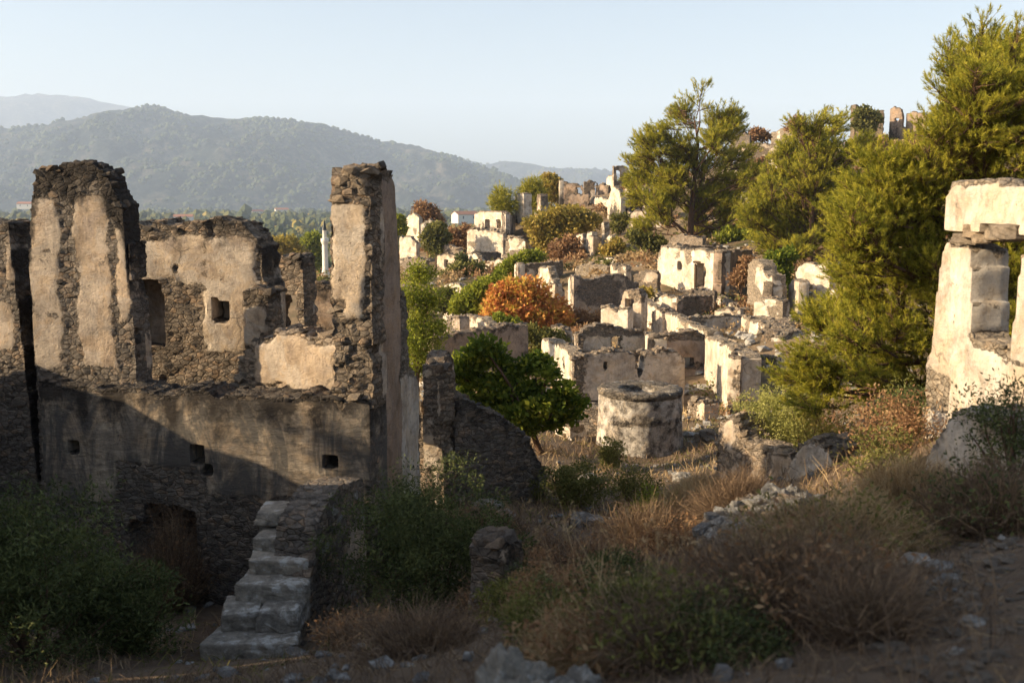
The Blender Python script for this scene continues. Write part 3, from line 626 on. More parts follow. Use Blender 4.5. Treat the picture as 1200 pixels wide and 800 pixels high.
# ---------------------------------------------------------------- left foreground ruin
OX, OY = P(432, 465, 12.9)[:2]
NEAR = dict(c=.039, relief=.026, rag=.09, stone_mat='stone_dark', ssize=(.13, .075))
DF = lambda px: 12.9+(432-px)/382*1.05       # the front runs slightly away to the left
ruin('ruined_house', 'large roofless ruin with blackened walls and tall corner stubs behind the stone stairs', 'ruin', (240, 13.4), [
  dict(A=(50, DF(50)), B=(432, 12.9), top=[(44,447),(70,448),(100,451),(150,455),(200,459),(260,461),(330,463),(400,464),(433,466)], holes=[(168,592,238,800),(150,610,200,800),(79,516,94,531),(222,521,241,543),(236,542,251,556),(376,533,396,549)],
       thick=.65, mat='mud', cov=.7, patches=[(48,462,435,562),(240,480,430,592),(48,480,140,588),(48,452,435,540)], bare=[(40,590,260,740),(240,592,300,740)], crust=.7, stones=54, caps=50, stone_r=(.08,.2), name='wall', **NEAR),
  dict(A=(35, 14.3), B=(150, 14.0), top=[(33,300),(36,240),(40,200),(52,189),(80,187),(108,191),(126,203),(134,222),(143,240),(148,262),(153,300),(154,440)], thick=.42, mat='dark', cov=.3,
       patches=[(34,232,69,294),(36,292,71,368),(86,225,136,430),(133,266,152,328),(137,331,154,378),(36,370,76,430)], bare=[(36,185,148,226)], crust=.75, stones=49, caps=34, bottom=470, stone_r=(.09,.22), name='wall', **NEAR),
  dict(A=(140, 17.4), B=(312, 17.0), top=[(138,266),(165,264),(200,260),(232,257),(256,252),(272,253),(286,262),(300,276),(306,288),(310,320),(314,345)], holes=[], nich=[(152,330,193,408),(247,350,269,377)], thick=.8, mat='warm', cov=.4,
       patches=[(150,285,206,326),(203,277,238,331),(241,278,302,346),(238,340,290,414)], crust=.55, stones=27, caps=30, bottom=470, stone_r=(.09,.22), name='wall', c=.07, relief=.05, rag=.12, stone_mat='stone_dark', ssize=(.28,.13)),
  dict(A=(110, 15.3), B=(300, 15.1), top=[(110,520),(180,512),(300,518)], thick=.4, mat='rose', cov=.3, crust=.5, c=.1, relief=.07, rag=.15, name='doorway_backing'),  # backing wall added so the broken doorway reads dark
  dict(A=(284, 16.3), B=(318, 16.2), top=[(284,341),(300,338),(317,341)], thick=.5, mat='warm', cov=.4, patches=[(285,359,311,386),(286,388,303,404)], crust=.5, stones=14, caps=5, bottom=465, name='wall_stub', **NEAR),
  dict(A=(268, 14.6), B=(425, 13.25), top=[(268,455),(274,436),(286,414),(300,399),(322,387),(350,383),(366,391),(376,388),(392,394),(426,402)], thick=.45, mat='tan', cov=.5, patches=[(300,400,345,455),(320,388,365,440),(355,400,420,445),(340,420,400,462)], crust=.12, stones=27, caps=24, bottom=478, name='wall', c=.055, relief=.07, rag=.09, ssize=(.22,.11)),
  dict(A=(385, DF(385)), B=(432, 12.9), top=[(385,300),(386,245),(389,225),(396,212),(402,198),(430,196),(434,197)], thick=.45, mat='warm', cov=.5, patches=[(387,238,428,292),(388,280,428,352),(404,340,424,372)], bare=[(385,195,435,232)], crust=.3, stones=19, caps=26, bottom=480, name='corner_stub', c=.055, relief=.055, rag=.08, stone_mat='stone', ssize=(.22,.11)),
  dict(A=(434, 13.0), B=(491, 15.3), top=[(467,337),(477,343),(478,395),(482,430),(490,446),(492,470)], thick=.5, mat='grey', cov=.3, patches=[(464,448,493,620)], crust=.35, stones=20, caps=10, name='side_wall', c=.05, relief=.045, rag=.10, stone_mat='stone_dark', ssize=(.2,.11)),
  dict(A=(434, 13.0), B=(491, 15.3), top=[(434,197),(448,195),(462,198),(463,240),(464,282),(467,296),(468,336)], holes=[(441,548,455,640)], thick=.54, mat='rose', cov=.5,
       patches=[(430,208,472,620)], crust=.35, stones=12, caps=10, name='side_wall', c=.06, relief=.045, rag=.10, stone_mat='stone_dark', ssize=(.2,.11)),
])
ruin('ruined_house', 'dark wall with a small pale plaster patch at the far left edge', 'ruin', (0, 13.2), [
  dict(A=(-90, 15.2), B=(44, 14.8), top=[(-95,300),(-50,268),(-10,262),(10,260),(30,268),(37,262),(40,330),(42,430),(46,470),(50,600)], thick=.7, mat='dark', cov=.3, patches=[(-40,350,16,410),(8,285,36,325)], crust=.7, stones=40, caps=14, **NEAR)])
ruin('ruined_wall', 'tall thin shard of wall with pale window jambs, right of the big ruined house', 'ruin', (512, 17.3), [
  dict(A=(489, 17.4), B=(517, 17.0), top=[(489,500),(493,462),(499,444),(507,434),(513,424),(519,420)], thick=.3, mat='warm', cov=.35, patches=[(505,446,517,486),(500,500,514,560)], holes=[(496,470,503,515),(507,520,512,548)], crust=.4, stones=30, caps=12, **{**NEAR, 'rag': .2}),
  dict(A=(518, 17.05), B=(537, 18.6), top=[(518,424),(524,413),(531,416),(534,440),(536,500),(538,560)], holes=[(523,446,528,520)], thick=.35, mat='warm', cov=.6, crust=.3, stones=10, caps=4, **NEAR)])
ruin('ruined_wall', 'broken brown pillar stub with a dark gap behind the left house, before the plain', 'ruin', (335, 20), [
  dict(A=(315, 20.5), B=(354, 20.2), top=[(313,325),(318,304),(330,299),(350,300),(354,306),(356,330)], holes=[(325,346,349,384)], thick=.5, mat='warm', cov=.15, crust=.5, bottom=430, stones=20, caps=8, c=.07, stone_mat='stone_dark'),
  dict(A=(352, 21.4), B=(392, 21.2), top=[(352,331),(370,328),(392,330)], thick=.5, mat='rose', cov=.5, crust=.6, bottom=430, stones=8, caps=6, c=.07, stone_mat='stone_dark')])
# stairs: worn steps on their own flank wall
st_root = P(330, 700, 11); st = thing('stone_staircase', 'worn grey stone steps climbing beside a rubble flank wall to the ruined house', 'staircase', (st_root[0], st_root[1], gz(st_root[0], st_root[1])))
SC = [((287, 752, 9.95), .95, .26), ((302, 716, 10.25), .86, .25), ((314, 684, 10.55), .80, .22), ((322, 655, 10.85), .74, .20), ((329, 630, 11.15), .72, .2), ((333, 600, 11.5), .82, .16)]
for k, (a, w_, hh) in enumerate(SC):
    p = P(a[0], a[1], a[2])
    if k == 1:
        block('step', st, (p[0]-.22, p[1]+.22, p[2]-hh/2), (.42, .5, hh), .2, M['step'], 41, amp=.03)
        block('step', st, (p[0]+.24, p[1]+.2, p[2]-hh/2+.02), (.46, .5, hh+.02), -.1, M['step'], 42, amp=.03)
    else: block('step', st, (p[0]+.04, p[1]+.24, p[2]-hh/2), (w_, .56, hh), -.05+.06*(k%2), M['step'], 43+k, sub=5, amp=.026)
    zb_ = gz(p[0], p[1])-.2; hz_ = p[2]-hh-zb_
    if hz_ > .1: block('riser_masonry', st, (p[0]+.02, p[1]+.32, zb_+hz_/2+.02), (w_*.88, .5, hz_+.04), -.05, M['stone_grey'], 60+k, amp=.03)
wall(st, A=(336, 10.1), B=(428, 12.75), top=[(336,785),(342,752),(352,720),(362,684),(369,650),(372,616),(380,590),(398,570),(427,554)], thick=.5, mat='dark', cov=.25, crust=.25, stones=13, caps=0, name='flank_wall', refpy=650, **{**NEAR, 'stone_mat': 'stone_grey'})

# ---------------------------------------------------------------- gully and right foreground
ruin('ruined_wall', 'dark sloping rubble wall in deep shade below the broad-leaved fig tree', 'ruin', (590, 17.6), [
  dict(A=(533, 17.2), B=(642, 18.0), top=[(532,462),(548,470),(566,478),(590,490),(606,503),(622,518),(632,535),(640,552),(643,590)], thick=.6, mat='dark', cov=.15, crust=.5, stones=67, caps=50, **NEAR)])
ruin('ruined_wall', 'low dark wall end standing in the gully brush right of the big dark shrub', 'ruin', (595, 9.6), [
  dict(A=(556, 9.0), B=(612, 9.7), top=[(582,650),(588,632),(600,622),(613,630)], thick=.35, mat='dark', cov=.3, crust=.5, stones=22, caps=16, refpy=650, **NEAR)])
# round cistern
cc = P(757, 460, 25.0); ct = thing('cistern', 'round lime-plastered stone cistern with a sunken roof and rust stains', 'cistern', (cc[0], cc[1]+1.1, gz(cc[0], cc[1]+1.1)))
def cistern():
    R0 = 1.12; zt = P(757, 470, 25.0)[2]; zb = gz(cc[0], cc[1])-.5; cx, cy = cc[0], cc[1]+R0
    nth, nz_ = 150, 50; prof = []
    for k in range(nz_+1):
        f = k/nz_; prof.append((R0*(1.06-.07*f), zb+(zt-zb)*f))
    prof += [(R0*1.015, zt+.02), (R0*1.02, zt+.10), (R0*.97, zt+.16), (R0*.8, zt+.17), (R0*.6, zt+.16), (R0*.42, zt+.13), (R0*.38, zt-.15), (R0*.3, zt-.4), (.01, zt-.42)]
    th = np.linspace(0, 2*math.pi, nth, endpoint=False); V = []
    for r, z in prof: V.append(np.stack((r*np.cos(th), r*np.sin(th), np.full(nth, z)), 1))
    V = np.array(V); m = len(prof); rad = np.array([p[0] for p in prof])
    pts = V.reshape(-1, 3); k = (fbm(pts*2.2+5, 71, 5)-.5)*.09+(fbm(pts*9, 73, 3)-.5)*.03
    n_ = pts*np.array((1, 1, 0)); n_ /= np.linalg.norm(n_, axis=1)[:, None]+1e-6; pts = pts+n_*(k*np.clip(np.repeat(rad, nth)/R0, .1, 1))[:, None]
    pts[:, 2] += np.where(np.repeat(np.arange(m), nth) > nz_, (fbm(pts*3, 77, 4)-.5)*.16, 0)
    i, j = np.meshgrid(np.arange(m-1), np.arange(nth), indexing='ij'); i = i.ravel(); j = j.ravel(); j2 = (j+1) % nth
    Q = np.stack((i*nth+j, i*nth+j2, (i+1)*nth+j2, (i+1)*nth+j), 1)
    zz = pts[:, 2]; pm = np.where(zz > zt-.02, .3, .95+(fbm(pts*2.2, 79, 4)-.5)*.8-np.exp(-((zz-(zt-.62))/.13)**2)*.55*(np.cos(np.arctan2(n_[:, 1], n_[:, 0])+.9) > .1))
    pts[:, 0] += cx-ct.location[0]; pts[:, 1] += cy-ct.location[1]; pts[:, 2] -= ct.location[2]
    cr = np.where(zz > zt-.1, .55, .02)+np.where(zz < zt-1.5, .15, 0)
    link('drum', mesh_np('drum', pts, [Q], M['grey'], True, {'plaster': pm, 'crust': cr}), ct)
    R = random.Random(5)
    for k in range(60):
        a = R.uniform(0, 6.28); r = R.uniform(.78, .98)*R0; o = link('stone', R.choice(STM['stone_grey']), ct)
        o.location = (cx+r*math.cos(a)-ct.location[0], cy+r*math.sin(a)-ct.location[1], zt+.13-ct.location[2]); o.scale = (R.uniform(.08, .2), R.uniform(.08, .16), R.uniform(.04, .08)); o.rotation_euler = (0, 0, a)
cistern()
ruin('ruined_wall', 'low sunlit rubble wall curving above dry golden grass, right of the cistern', 'ruin', (880, 16.5), [
  dict(A=(838, 17.6), B=(930, 15.6), top=[(838,520),(841,500),(848,490),(862,487),(867,508),(874,518),(895,523),(915,527),(930,532)], thick=.55, mat='tan', cov=.5, crust=.12, stones=54, caps=40, c=.055, relief=.06, rag=.08, ssize=(.2,.11), stone_r=(.07,.17)),
  dict(A=(923, 15.0), B=(985, 14.2), top=[(922,560),(925,538),(935,522),(948,515),(960,517),(972,530),(982,550),(992,575)], thick=.7, mat='grey', cov=.8, crust=.35, stones=18, caps=24, c=.055, relief=.06, rag=.08, ssize=(.22,.11), stone_r=(.08,.2))])
ruin('ruined_wall', 'low crescent of loose rubble walling among brown brush, below the pale wall stub', 'ruin', (925, 9.4), [
  dict(A=(874, 8.6), B=(900, 9.6), top=[(873,662),(877,635),(886,618),(901,604)], thick=.5, mat='warm', cov=.1, crust=.3, stones=27, caps=24, refpy=620, **{**NEAR, 'stone_mat': 'stone_grey'}),
  dict(A=(898, 9.6), B=(996, 10.6), top=[(898,606),(915,596),(938,587),(962,582),(982,588),(996,606)], thick=.5, mat='warm', cov=.1, crust=.3, stones=31, caps=40, refpy=600, **{**NEAR, 'stone_mat': 'stone_grey'})])
ruin('ruined_wall', 'small red-brown chunk of masonry below the big pine', 'ruin', (1030, 14), [
  dict(A=(1012, 14.2), B=(1048, 13.8), top=[(1012,484),(1018,473),(1030,468),(1044,474),(1048,486)], thick=.35, mat='rose', cov=.0, crust=.2, stones=14, caps=10, c=.06, relief=.06)])
# right ruin with window opening
RD = lambda px: 12.2-(px-1088)/112*2.0
ruin('ruined_house', 'tall white plastered window pier and cracked lintel of a ruin at the right edge', 'ruin', (1150, 11), [
  dict(A=(1088, RD(1088)), B=(1200, RD(1200)), top=[(1086,420),(1094,398),(1100,330),(1106,300),(1110,284),(1135,287),(1139,300),(1139,392),(1141,399),(1160,401),(1183,405),(1190,418),(1260,425)], thick=.44, mat='pale', cov=.88, crust=.05,
       bare=[(1136,385,1200,412),(1086,440,1110,478)], c=.05, relief=.035, rag=.04, stones=20, caps=14, name='wall', stone_r=(.06,.13)),
  dict(A=(1088, RD(1088)), B=(1200, RD(1200)), top=[(1184,428),(1197,300),(1205,296),(1262,290)], thick=.3, mat='pale', cov=1.0, crust=-.1, bottom=432, c=.05, relief=.03, rag=.04, name='window_pier'),
  dict(A=(1113, 11.62), B=(1200, 10.05), top=[(1110,222),(1117,210),(1160,211),(1258,213)], thick=.5, mat='pale', cov=.95, crust=.12, bottom=274, c=.05, relief=.04, rag=.03, name='lintel', holes=[(1150,262,1176,300)], stones=0)])
r_ = bpy.context.scene.objects[[o.name for o in sc.objects if o.name.startswith('ruined_house')][-1]]
for k, (a, s_) in enumerate([((1132,280,11.35),(.26,.3,.12)), ((1142,271,11.2),(.22,.3,.15)), ((1150,280,11.1),(.2,.3,.10)), ((1164,275,10.95),(.24,.3,.15)), ((1176,276,10.75),(.32,.4,.1)), ((1196,272,10.3),(.5,.45,.16))]):
    p = P(*a); block('stone', r_, (p[0]+.1, p[1]+.18, p[2]), s_, -.8+.2*k, M['stone'], 90+k, sub=2, amp=.05)
# a dark crack down the lintel, cut as a narrow sunken strip
ruin('retaining_wall', 'smooth grey rounded end of a retaining wall below the white window ruin', 'wall', (1150, 8.8), [
  dict(A=(1078, 9.6), B=(1200, 8.3), top=[(1074,592),(1078,568),(1086,540),(1096,514),(1108,495),(1122,486),(1145,484),(1185,487),(1290,490)], thick=.9, mat='grey', cov=.95, bare=[(1150,480,1300,560)], crust=.35, stones=13, caps=24, c=.05, relief=.05, rag=.06, refpy=520, stone_mat='stone_grey')])
p = P(596, 792, 3.7); rock('rough pale grey wall top with lichen at the bottom edge of the picture', (p[0]+.02, p[1]+.1, p[2]-.27), (.27, .24, .30), 3, mat='step', sub=6, name='boulder', cat='boulder')
p = P(655, 800, 3.75); rock('smaller grey lichened stone beside the large one at the bottom edge', (p[0]+.05, p[1]+.1, p[2]-.22), (.2, .2, .22), 9, mat='step', sub=5, name='boulder', cat='boulder')

# ---------------------------------------------------------------- the village, near to far
G = 'ruined houses of the hillside village'
V1 = dict(c=.09, relief=.06, rag=.12, crust=.4); V2 = dict(c=.14, relief=.07, rag=.16, crust=.3); V3 = dict(c=.24, relief=.09, rag=.25, crust=.15)
def hv(label, at, *walls, name='ruined_house', cat='ruin', **k):
    base = k; return ruin(name, label, cat, at, [{**base, **w} for w in walls], G)
hv('roofless house with a dazzling white left side wall behind the fig tree', (720, 33.5),
   dict(A=(636, 39), B=(672, 33), top=[(635,400),(641,398),(652,403),(662,408),(671,416)], mat='pale', cov=1, crust=.1, holes=[(660,424,663,430)]),
   dict(A=(673, 33), B=(803, 34), top=[(672,416),(690,413),(712,409),(735,412),(744,414),(747,440),(753,441),(756,414),(775,409),(795,413),(803,418)], mat='warm', cov=.75, holes=[(708,424,713,433),(691,468,708,486)], thick=.55),
   dict(A=(677, 38), B=(757, 38.5), top=[(677,390),(684,383),(708,380),(730,386),(756,388)], mat='warm', cov=.5, holes=[(718,395,729,410)], patches=[(684,394,716,410),(728,394,757,412)], bottom=425), stones=13, caps=24, stone_r=(.12,.28), **V1)
hv('short dark wall with a sunlit white edge standing under the fig tree crown', (685, 27),
   dict(A=(670, 27.5), B=(713, 27), top=[(670,478),(690,474),(713,480)], mat='dark', cov=.3),
   dict(A=(652, 26.6), B=(670, 26), top=[(651,500),(655,494),(668,496),(671,520)], holes=[(660,505,664,545)], mat='pale', cov=.8, crust=.2), stones=24, caps=10, **V1)
hv('house with a flat rubble top and a bright gap low in its brown wall', (795, 37),
   dict(A=(745, 46), B=(766, 37.5), top=[(752,388),(766,396)], mat='pale', cov=.9, crust=.1),
   dict(A=(764, 37.5), B=(827, 37.8), top=[(763,399),(770,391),(790,388),(815,388),(827,392)], mat='rose', cov=.8, holes=[(799,420,814,430)], patches=[(770,400,826,425),(803,432,826,480)]), stones=13, caps=30, **V1)
hv('tall white-faced house end with a shadow stepping across it, right of the brown gap wall', (855, 33),
   dict(A=(828, 37), B=(870, 31), top=[(827,394),(838,398),(850,404),(862,410),(870,417)], mat='pale', cov=1, crust=.05, thick=.6),
   dict(A=(871, 31), B=(888, 32.5), top=[(868,417),(880,413),(889,410)], mat='warm', cov=.55, thick=.4, rag=.05, c=.07), stones=24, caps=22, **V1)
hv('dark-walled room with one white jamb, between the tall white house end and the pines', (900, 36),
   dict(A=(886, 37), B=(911, 37), top=[(886,418),(897,416),(911,418)], mat='dark', cov=.5),
   dict(A=(909, 38), B=(918, 35), top=[(909,418),(918,419)], mat='pale', cov=1, crust=0),
   dict(A=(918, 40), B=(940, 41), top=[(917,392),(926,388),(940,386)], mat='grey', cov=.5), stones=10, caps=14, **V1)
hv('broad low house with a thick crumbling top above a white wall face', (895, 42),
   dict(A=(869, 47), B=(912, 40.5), top=[(869,370),(880,374),(895,380),(912,388)], mat='pale', cov=.85, crust=.05, thick=1.1),
   dict(A=(913, 40.5), B=(942, 44), top=[(912,389),(925,383),(940,374)], mat='warm', cov=.4, thick=.9), stones=20, caps=50, stone_r=(.15,.35), **V1)
hv('long sunlit wall sloping down to the right across the middle of the village', (785, 48),
   dict(A=(746, 56), B=(829, 42.5), top=[(746,356),(751,350),(765,358),(785,368),(808,379),(829,388)], mat='pale', cov=.75, crust=0, holes=[(768,395,770,399)]), stones=24, caps=14, **V1)
hv('shaded room wall with a straight stone course along its top', (843, 47),
   dict(A=(811, 47.5), B=(876, 48), top=[(810,372),(822,369),(850,369),(876,369)], mat='grey', cov=.8, crust=.3), stones=10, caps=20, **V1)
hv('row of roofless rooms with one bright triangular wall, below the box-shaped house', (830, 54),
   dict(A=(766, 56), B=(794, 54), top=[(766,349),(780,345),(793,347)], mat='pale', cov=.7),
   dict(A=(793, 54), B=(837, 55), top=[(793,356),(800,348),(815,347),(836,346)], mat='rose', cov=.6),
   dict(A=(836, 60), B=(875, 54), top=[(836,345),(850,352),(873,362)], mat='pale', cov=.6, crust=0),
   dict(A=(840, 61), B=(879, 62), top=[(842,342),(860,341),(879,343)], mat='dark', cov=.4), stones=10, caps=20, **V1)
hv('broken arch and thin column fragment before the long shaded wall', (742, 50),
   dict(A=(727, 51), B=(752, 50), top=[(726,362),(731,340),(745,337),(752,345)], holes=[(733,350,741,380)], mat='warm', cov=.6),
   dict(A=(705, 50), B=(737, 49), top=[(704,362),(710,357),(720,361),(736,360)], mat='pale', cov=.6), stones=14, caps=14, **V1)
hx = hv('box-shaped house with a tall dark doorway and a small square window', (815, 61),
   dict(A=(771, 67), B=(846, 60.5), top=[(771,294),(776,288),(800,291),(825,292),(847,295)], mat='pale', cov=.8, crust=-.05, holes=[(794,307,800,316),(815,309,826,337)], thick=.6),
   dict(A=(846, 60.5), B=(884, 67), top=[(846,295),(860,293),(882,292)], mat='rose', cov=.7, nich=[(858,308,870,319)], crust=.05),
   dict(A=(776, 72), B=(878, 73), top=[(776,288),(800,286),(850,289),(878,291)], mat='warm', cov=.5), stones=14, caps=16, **V2)
p = P(820.5, 308, 63.0); block('door_lintel', hx, (p[0], p[1]-.2, p[2]+.05), (1.0, .25, .14), -.45, M['timber'], 5, sub=2, amp=.01)
p = P(811, 324, 63.4); block('door_frame', hx, (p[0]+.15, p[1]-.3, p[2]), (.12, .16, 1.6), -.45, M['timber'], 6, sub=2, amp=.01)
hv('ragged free-standing pillar of pale rubble with stepped right edge', (893, 53),
   dict(A=(876, 55), B=(905, 52), top=[(876,307),(884,304),(895,309),(896,320),(905,322),(906,345)], mat='pale', cov=.5, crust=0, thick=.8),
   dict(A=(905, 52.2), B=(917, 54), top=[(905,330),(912,334),(917,348)], mat='warm', cov=.3), stones=20, caps=10, **V2)
hv('white gabled ruin with a dark doorway at the edge of the pines', (955, 50),
   dict(A=(925, 53), B=(937, 51), top=[(925,330),(930,327),(937,329)], mat='pale', cov=1, crust=-.1),
   dict(A=(932, 53.5), B=(973, 51.5), top=[(932,322),(937,311),(944,307),(960,309),(970,306),(973,320)], holes=[(938,331,951,372)], mat='pale', cov=1, crust=-.1),
   dict(A=(972, 50), B=(985, 49.5), top=[(972,340),(980,338),(985,342)], mat='pale', cov=.9, crust=-.1), stones=8, caps=10, **V2)
hv('small white wall with a round shadow, half hidden by the big pine', (997, 49),
   dict(A=(988, 50), B=(1006, 48.5), top=[(988,335),(994,326),(1001,328),(1006,338)], mat='pale', cov=1, crust=-.1), stones=4, caps=4, **V2)
hv('long dark shaded wall with a bright left edge, above the orange bush', (705, 60),
   dict(A=(666, 60.5), B=(672, 58.5), top=[(666,324),(672,323)], mat='pale', cov=1, crust=0, thick=.5),
   dict(A=(672, 58.5), B=(741, 60), top=[(672,324),(690,325),(712,322),(724,321),(735,322),(741,330),(750,331)], mat='dark', cov=.5, crust=.2),
   dict(A=(725, 64), B=(734, 63.5), top=[(725,311),(729,308),(734,311)], mat='pale', cov=.8, crust=0), stones=16, caps=20, **V2)
hv('lit ragged wall stub at the upper edge of the orange bush', (645, 63),
   dict(A=(630, 65), B=(650, 62), top=[(630,314),(642,311),(646,325),(650,333)], mat='pale', cov=.8, crust=0),
   dict(A=(650, 62), B=(662, 62.5), top=[(650,332),(656,336),(662,338)], mat='warm', cov=.6), stones=10, caps=8, **V2)
hv('low shaded wall with a straight top running left of the lit stub', (632, 72),
   dict(A=(603, 74), B=(607, 72), top=[(603,309),(607,308)], mat='pale', cov=.9, crust=0, thick=.5),
   dict(A=(607, 72), B=(662, 74), top=[(607,309),(630,308),(650,306),(661,305)], mat='warm', cov=.3, crust=.2), stones=12, caps=14, **V2)
hv('long plain brown wall behind the fig tree, its top crusted with dark rubble', (565, 40),
   dict(A=(508, 39), B=(619, 41.5), top=[(508,397),(525,392),(545,389),(565,386),(590,381),(612,379),(619,381)], mat='rose', cov=.7, crust=.45, thick=.6),
   dict(A=(574, 46), B=(617, 46), top=[(574,381),(590,375),(605,375),(617,380)], mat='grey', cov=.2, crust=.5), stones=13, caps=60, stone_r=(.12,.25), **V1)
hv('small roofless room with one blue-white inner wall behind the plain brown wall', (550, 45),
   dict(A=(524, 46), B=(538, 45), top=[(524,371),(531,368),(539,371)], mat='dark', cov=.4),
   dict(A=(538, 50), B=(573, 44.5), top=[(538,370),(550,369),(565,373),(573,382)], mat='pale', cov=.9, crust=.3), stones=8, caps=20, **V1)
hv('low ruin with a black open interior between the two green bushes', (570, 88),
   dict(A=(549, 91), B=(562, 88), top=[(549,297),(556,296),(562,304)], mat='pale', cov=.8, crust=0),
   dict(A=(562, 88), B=(591, 86), top=[(562,307),(575,306),(584,304),(591,305)], mat='pale', cov=.8, crust=0),
   dict(A=(553, 95), B=(590, 96), top=[(553,296),(570,295),(588,296)], mat='dark', cov=.1, crust=.6), stones=6, caps=12, **V2)
hw = hv('white house front with two tall window openings overlooking the plain', (574, 108),
   dict(A=(556, 112), B=(593, 107), top=[(556,249),(562,247),(580,247),(593,248)], mat='pale', cov=1, crust=-.2, holes=[(569,257,574,269),(582,256,587,268)], bottom=275),
   dict(A=(593, 107), B=(604, 114), top=[(593,249),(604,250)], mat='dark', cov=.6, bottom=275), name='ruined_house', **V3)
hv('pale terrace wall with brown growth under the white house', (570, 106),
   dict(A=(547, 108), B=(590, 104), top=[(547,270),(556,267),(575,270),(590,272)], mat='pale', cov=.8, crust=-.1), name='terrace_wall', cat='wall', caps=14, stone_r=(.3,.6), **V3)
hv('tall leaning pillar remnant right of the white house', (608, 112),
   dict(A=(603, 113), B=(614, 111), top=[(603,228),(608,226),(614,226)], mat='pale', cov=.8, crust=-.1, thick=1.0, bottom=262), **V3)
hv('thin upright shard between two young pines on the skyline slope', (631, 114),
   dict(A=(629, 115), B=(634, 113.5), top=[(629,227),(634,227)], mat='warm', cov=.6, crust=0, thick=.9, bottom=258), **V3)
hv('roofless skyline house with a flat top and dark inner wall', (675, 124),
   dict(A=(652, 130), B=(656, 124), top=[(651,213),(656,211)], mat='pale', cov=1, crust=-.2),
   dict(A=(656, 126), B=(684, 125), top=[(656,213),(670,214),(684,216)], mat='rose', cov=.5, holes=[(676,219,681,228)], crust=.1),
   dict(A=(684, 124), B=(701, 124), top=[(684,212),(692,211),(701,213)], mat='warm', cov=.4, holes=[(697,214,699,228)]), bottom=240, **{**V3, 'c': .2})
hv('terrace of brown and white walling below the skyline house', (688, 116),
   dict(A=(664, 117), B=(693, 116), top=[(664,230),(672,226),(690,228)], mat='rose', cov=.6, crust=0),
   dict(A=(692, 117), B=(714, 112), top=[(692,230),(702,231),(714,234)], mat='pale', cov=.9, crust=-.2), name='terrace_wall', cat='wall', bottom=256, **V3)
hv('dark-topped ruin highest on the skyline left of the first pine', (727, 135),
   dict(A=(711, 138), B=(719, 135), top=[(711,206),(719,205)], mat='pale', cov=.9, crust=0),
   dict(A=(719, 135), B=(740, 136), top=[(719,196),(728,194),(736,195),(740,204)], mat='warm', cov=.3, holes=[(722,200,727,212)], crust=.3), bottom=224, **V3)
hv('pointed white wall stub left of the wide one near the first pine', (720, 104),
   dict(A=(712, 106), B=(728, 103), top=[(712,240),(716,222),(720,218),(725,220),(728,235)], mat='pale', cov=1, crust=-.2), bottom=258, **V3)
hv('wide white wall stub touching the first pine', (745, 104),
   dict(A=(732, 106), B=(757, 103), top=[(732,222),(740,220),(757,220)], mat='pale', cov=1, crust=-.2),
   dict(A=(735, 98), B=(757, 97), top=[(735,248),(750,246),(757,247)], mat='warm', cov=.6, holes=[(743,257,752,290)], crust=.1), bottom=296, **V3)
hv('cluster of white upright piers with dark gaps between them', (696, 88),
   dict(A=(675, 90), B=(695, 87), top=[(675,275),(683,273),(684,290),(686,291),(688,272),(694,271)], mat='pale', cov=1, crust=-.2),
   dict(A=(695, 87), B=(704, 88), top=[(695,276),(704,277)], mat='warm', cov=.7),
   dict(A=(705, 88), B=(717, 86), top=[(705,261),(708,260),(709,278),(717,275)], mat='pale', cov=.7, crust=0), **{**V2, 'crust': 0})
hv('small low white walls on the terrace right of the piers', (716, 80),
   dict(A=(703, 81), B=(727, 79), top=[(703,303),(715,301),(727,304)], mat='pale', cov=.8), caps=8, **{**V2, 'crust': 0})
hv('small pale ruin beside the leafless brown tree at the plain edge', (483, 128),
   dict(A=(475, 130), B=(491, 127), top=[(475,254),(480,251),(484,249),(491,253)], mat='pale', cov=.8, crust=0), bottom=285, **V3)
hv('grey ruin with dark upper wall behind the small green tree', (506, 122),
   dict(A=(493, 124), B=(521, 121), top=[(493,262),(500,256),(512,258),(521,262)], mat='grey', cov=.6, crust=.2), bottom=292, **V3)
hv('low cream wall on the bank under the grey ruin', (478, 112),
   dict(A=(468, 113), B=(488, 111), top=[(468,278),(478,276),(488,283)], mat='pale', cov=.8, crust=-.1), name='terrace_wall', cat='wall', **V3)
hv('low tan wall with square opening left of the black open interior', (527, 92),
   dict(A=(512, 94), B=(543, 91), top=[(512,299),(525,297),(543,297)], mat='warm', cov=.7, crust=.1, holes=[(520,304,526,314)]), caps=8, **V2)
hv('little white wall half sunk in the light green trees', (530, 66),
   dict(A=(519, 67), B=(541, 65), top=[(519,334),(530,331),(541,333)], mat='pale', cov=1, crust=0), **V2)
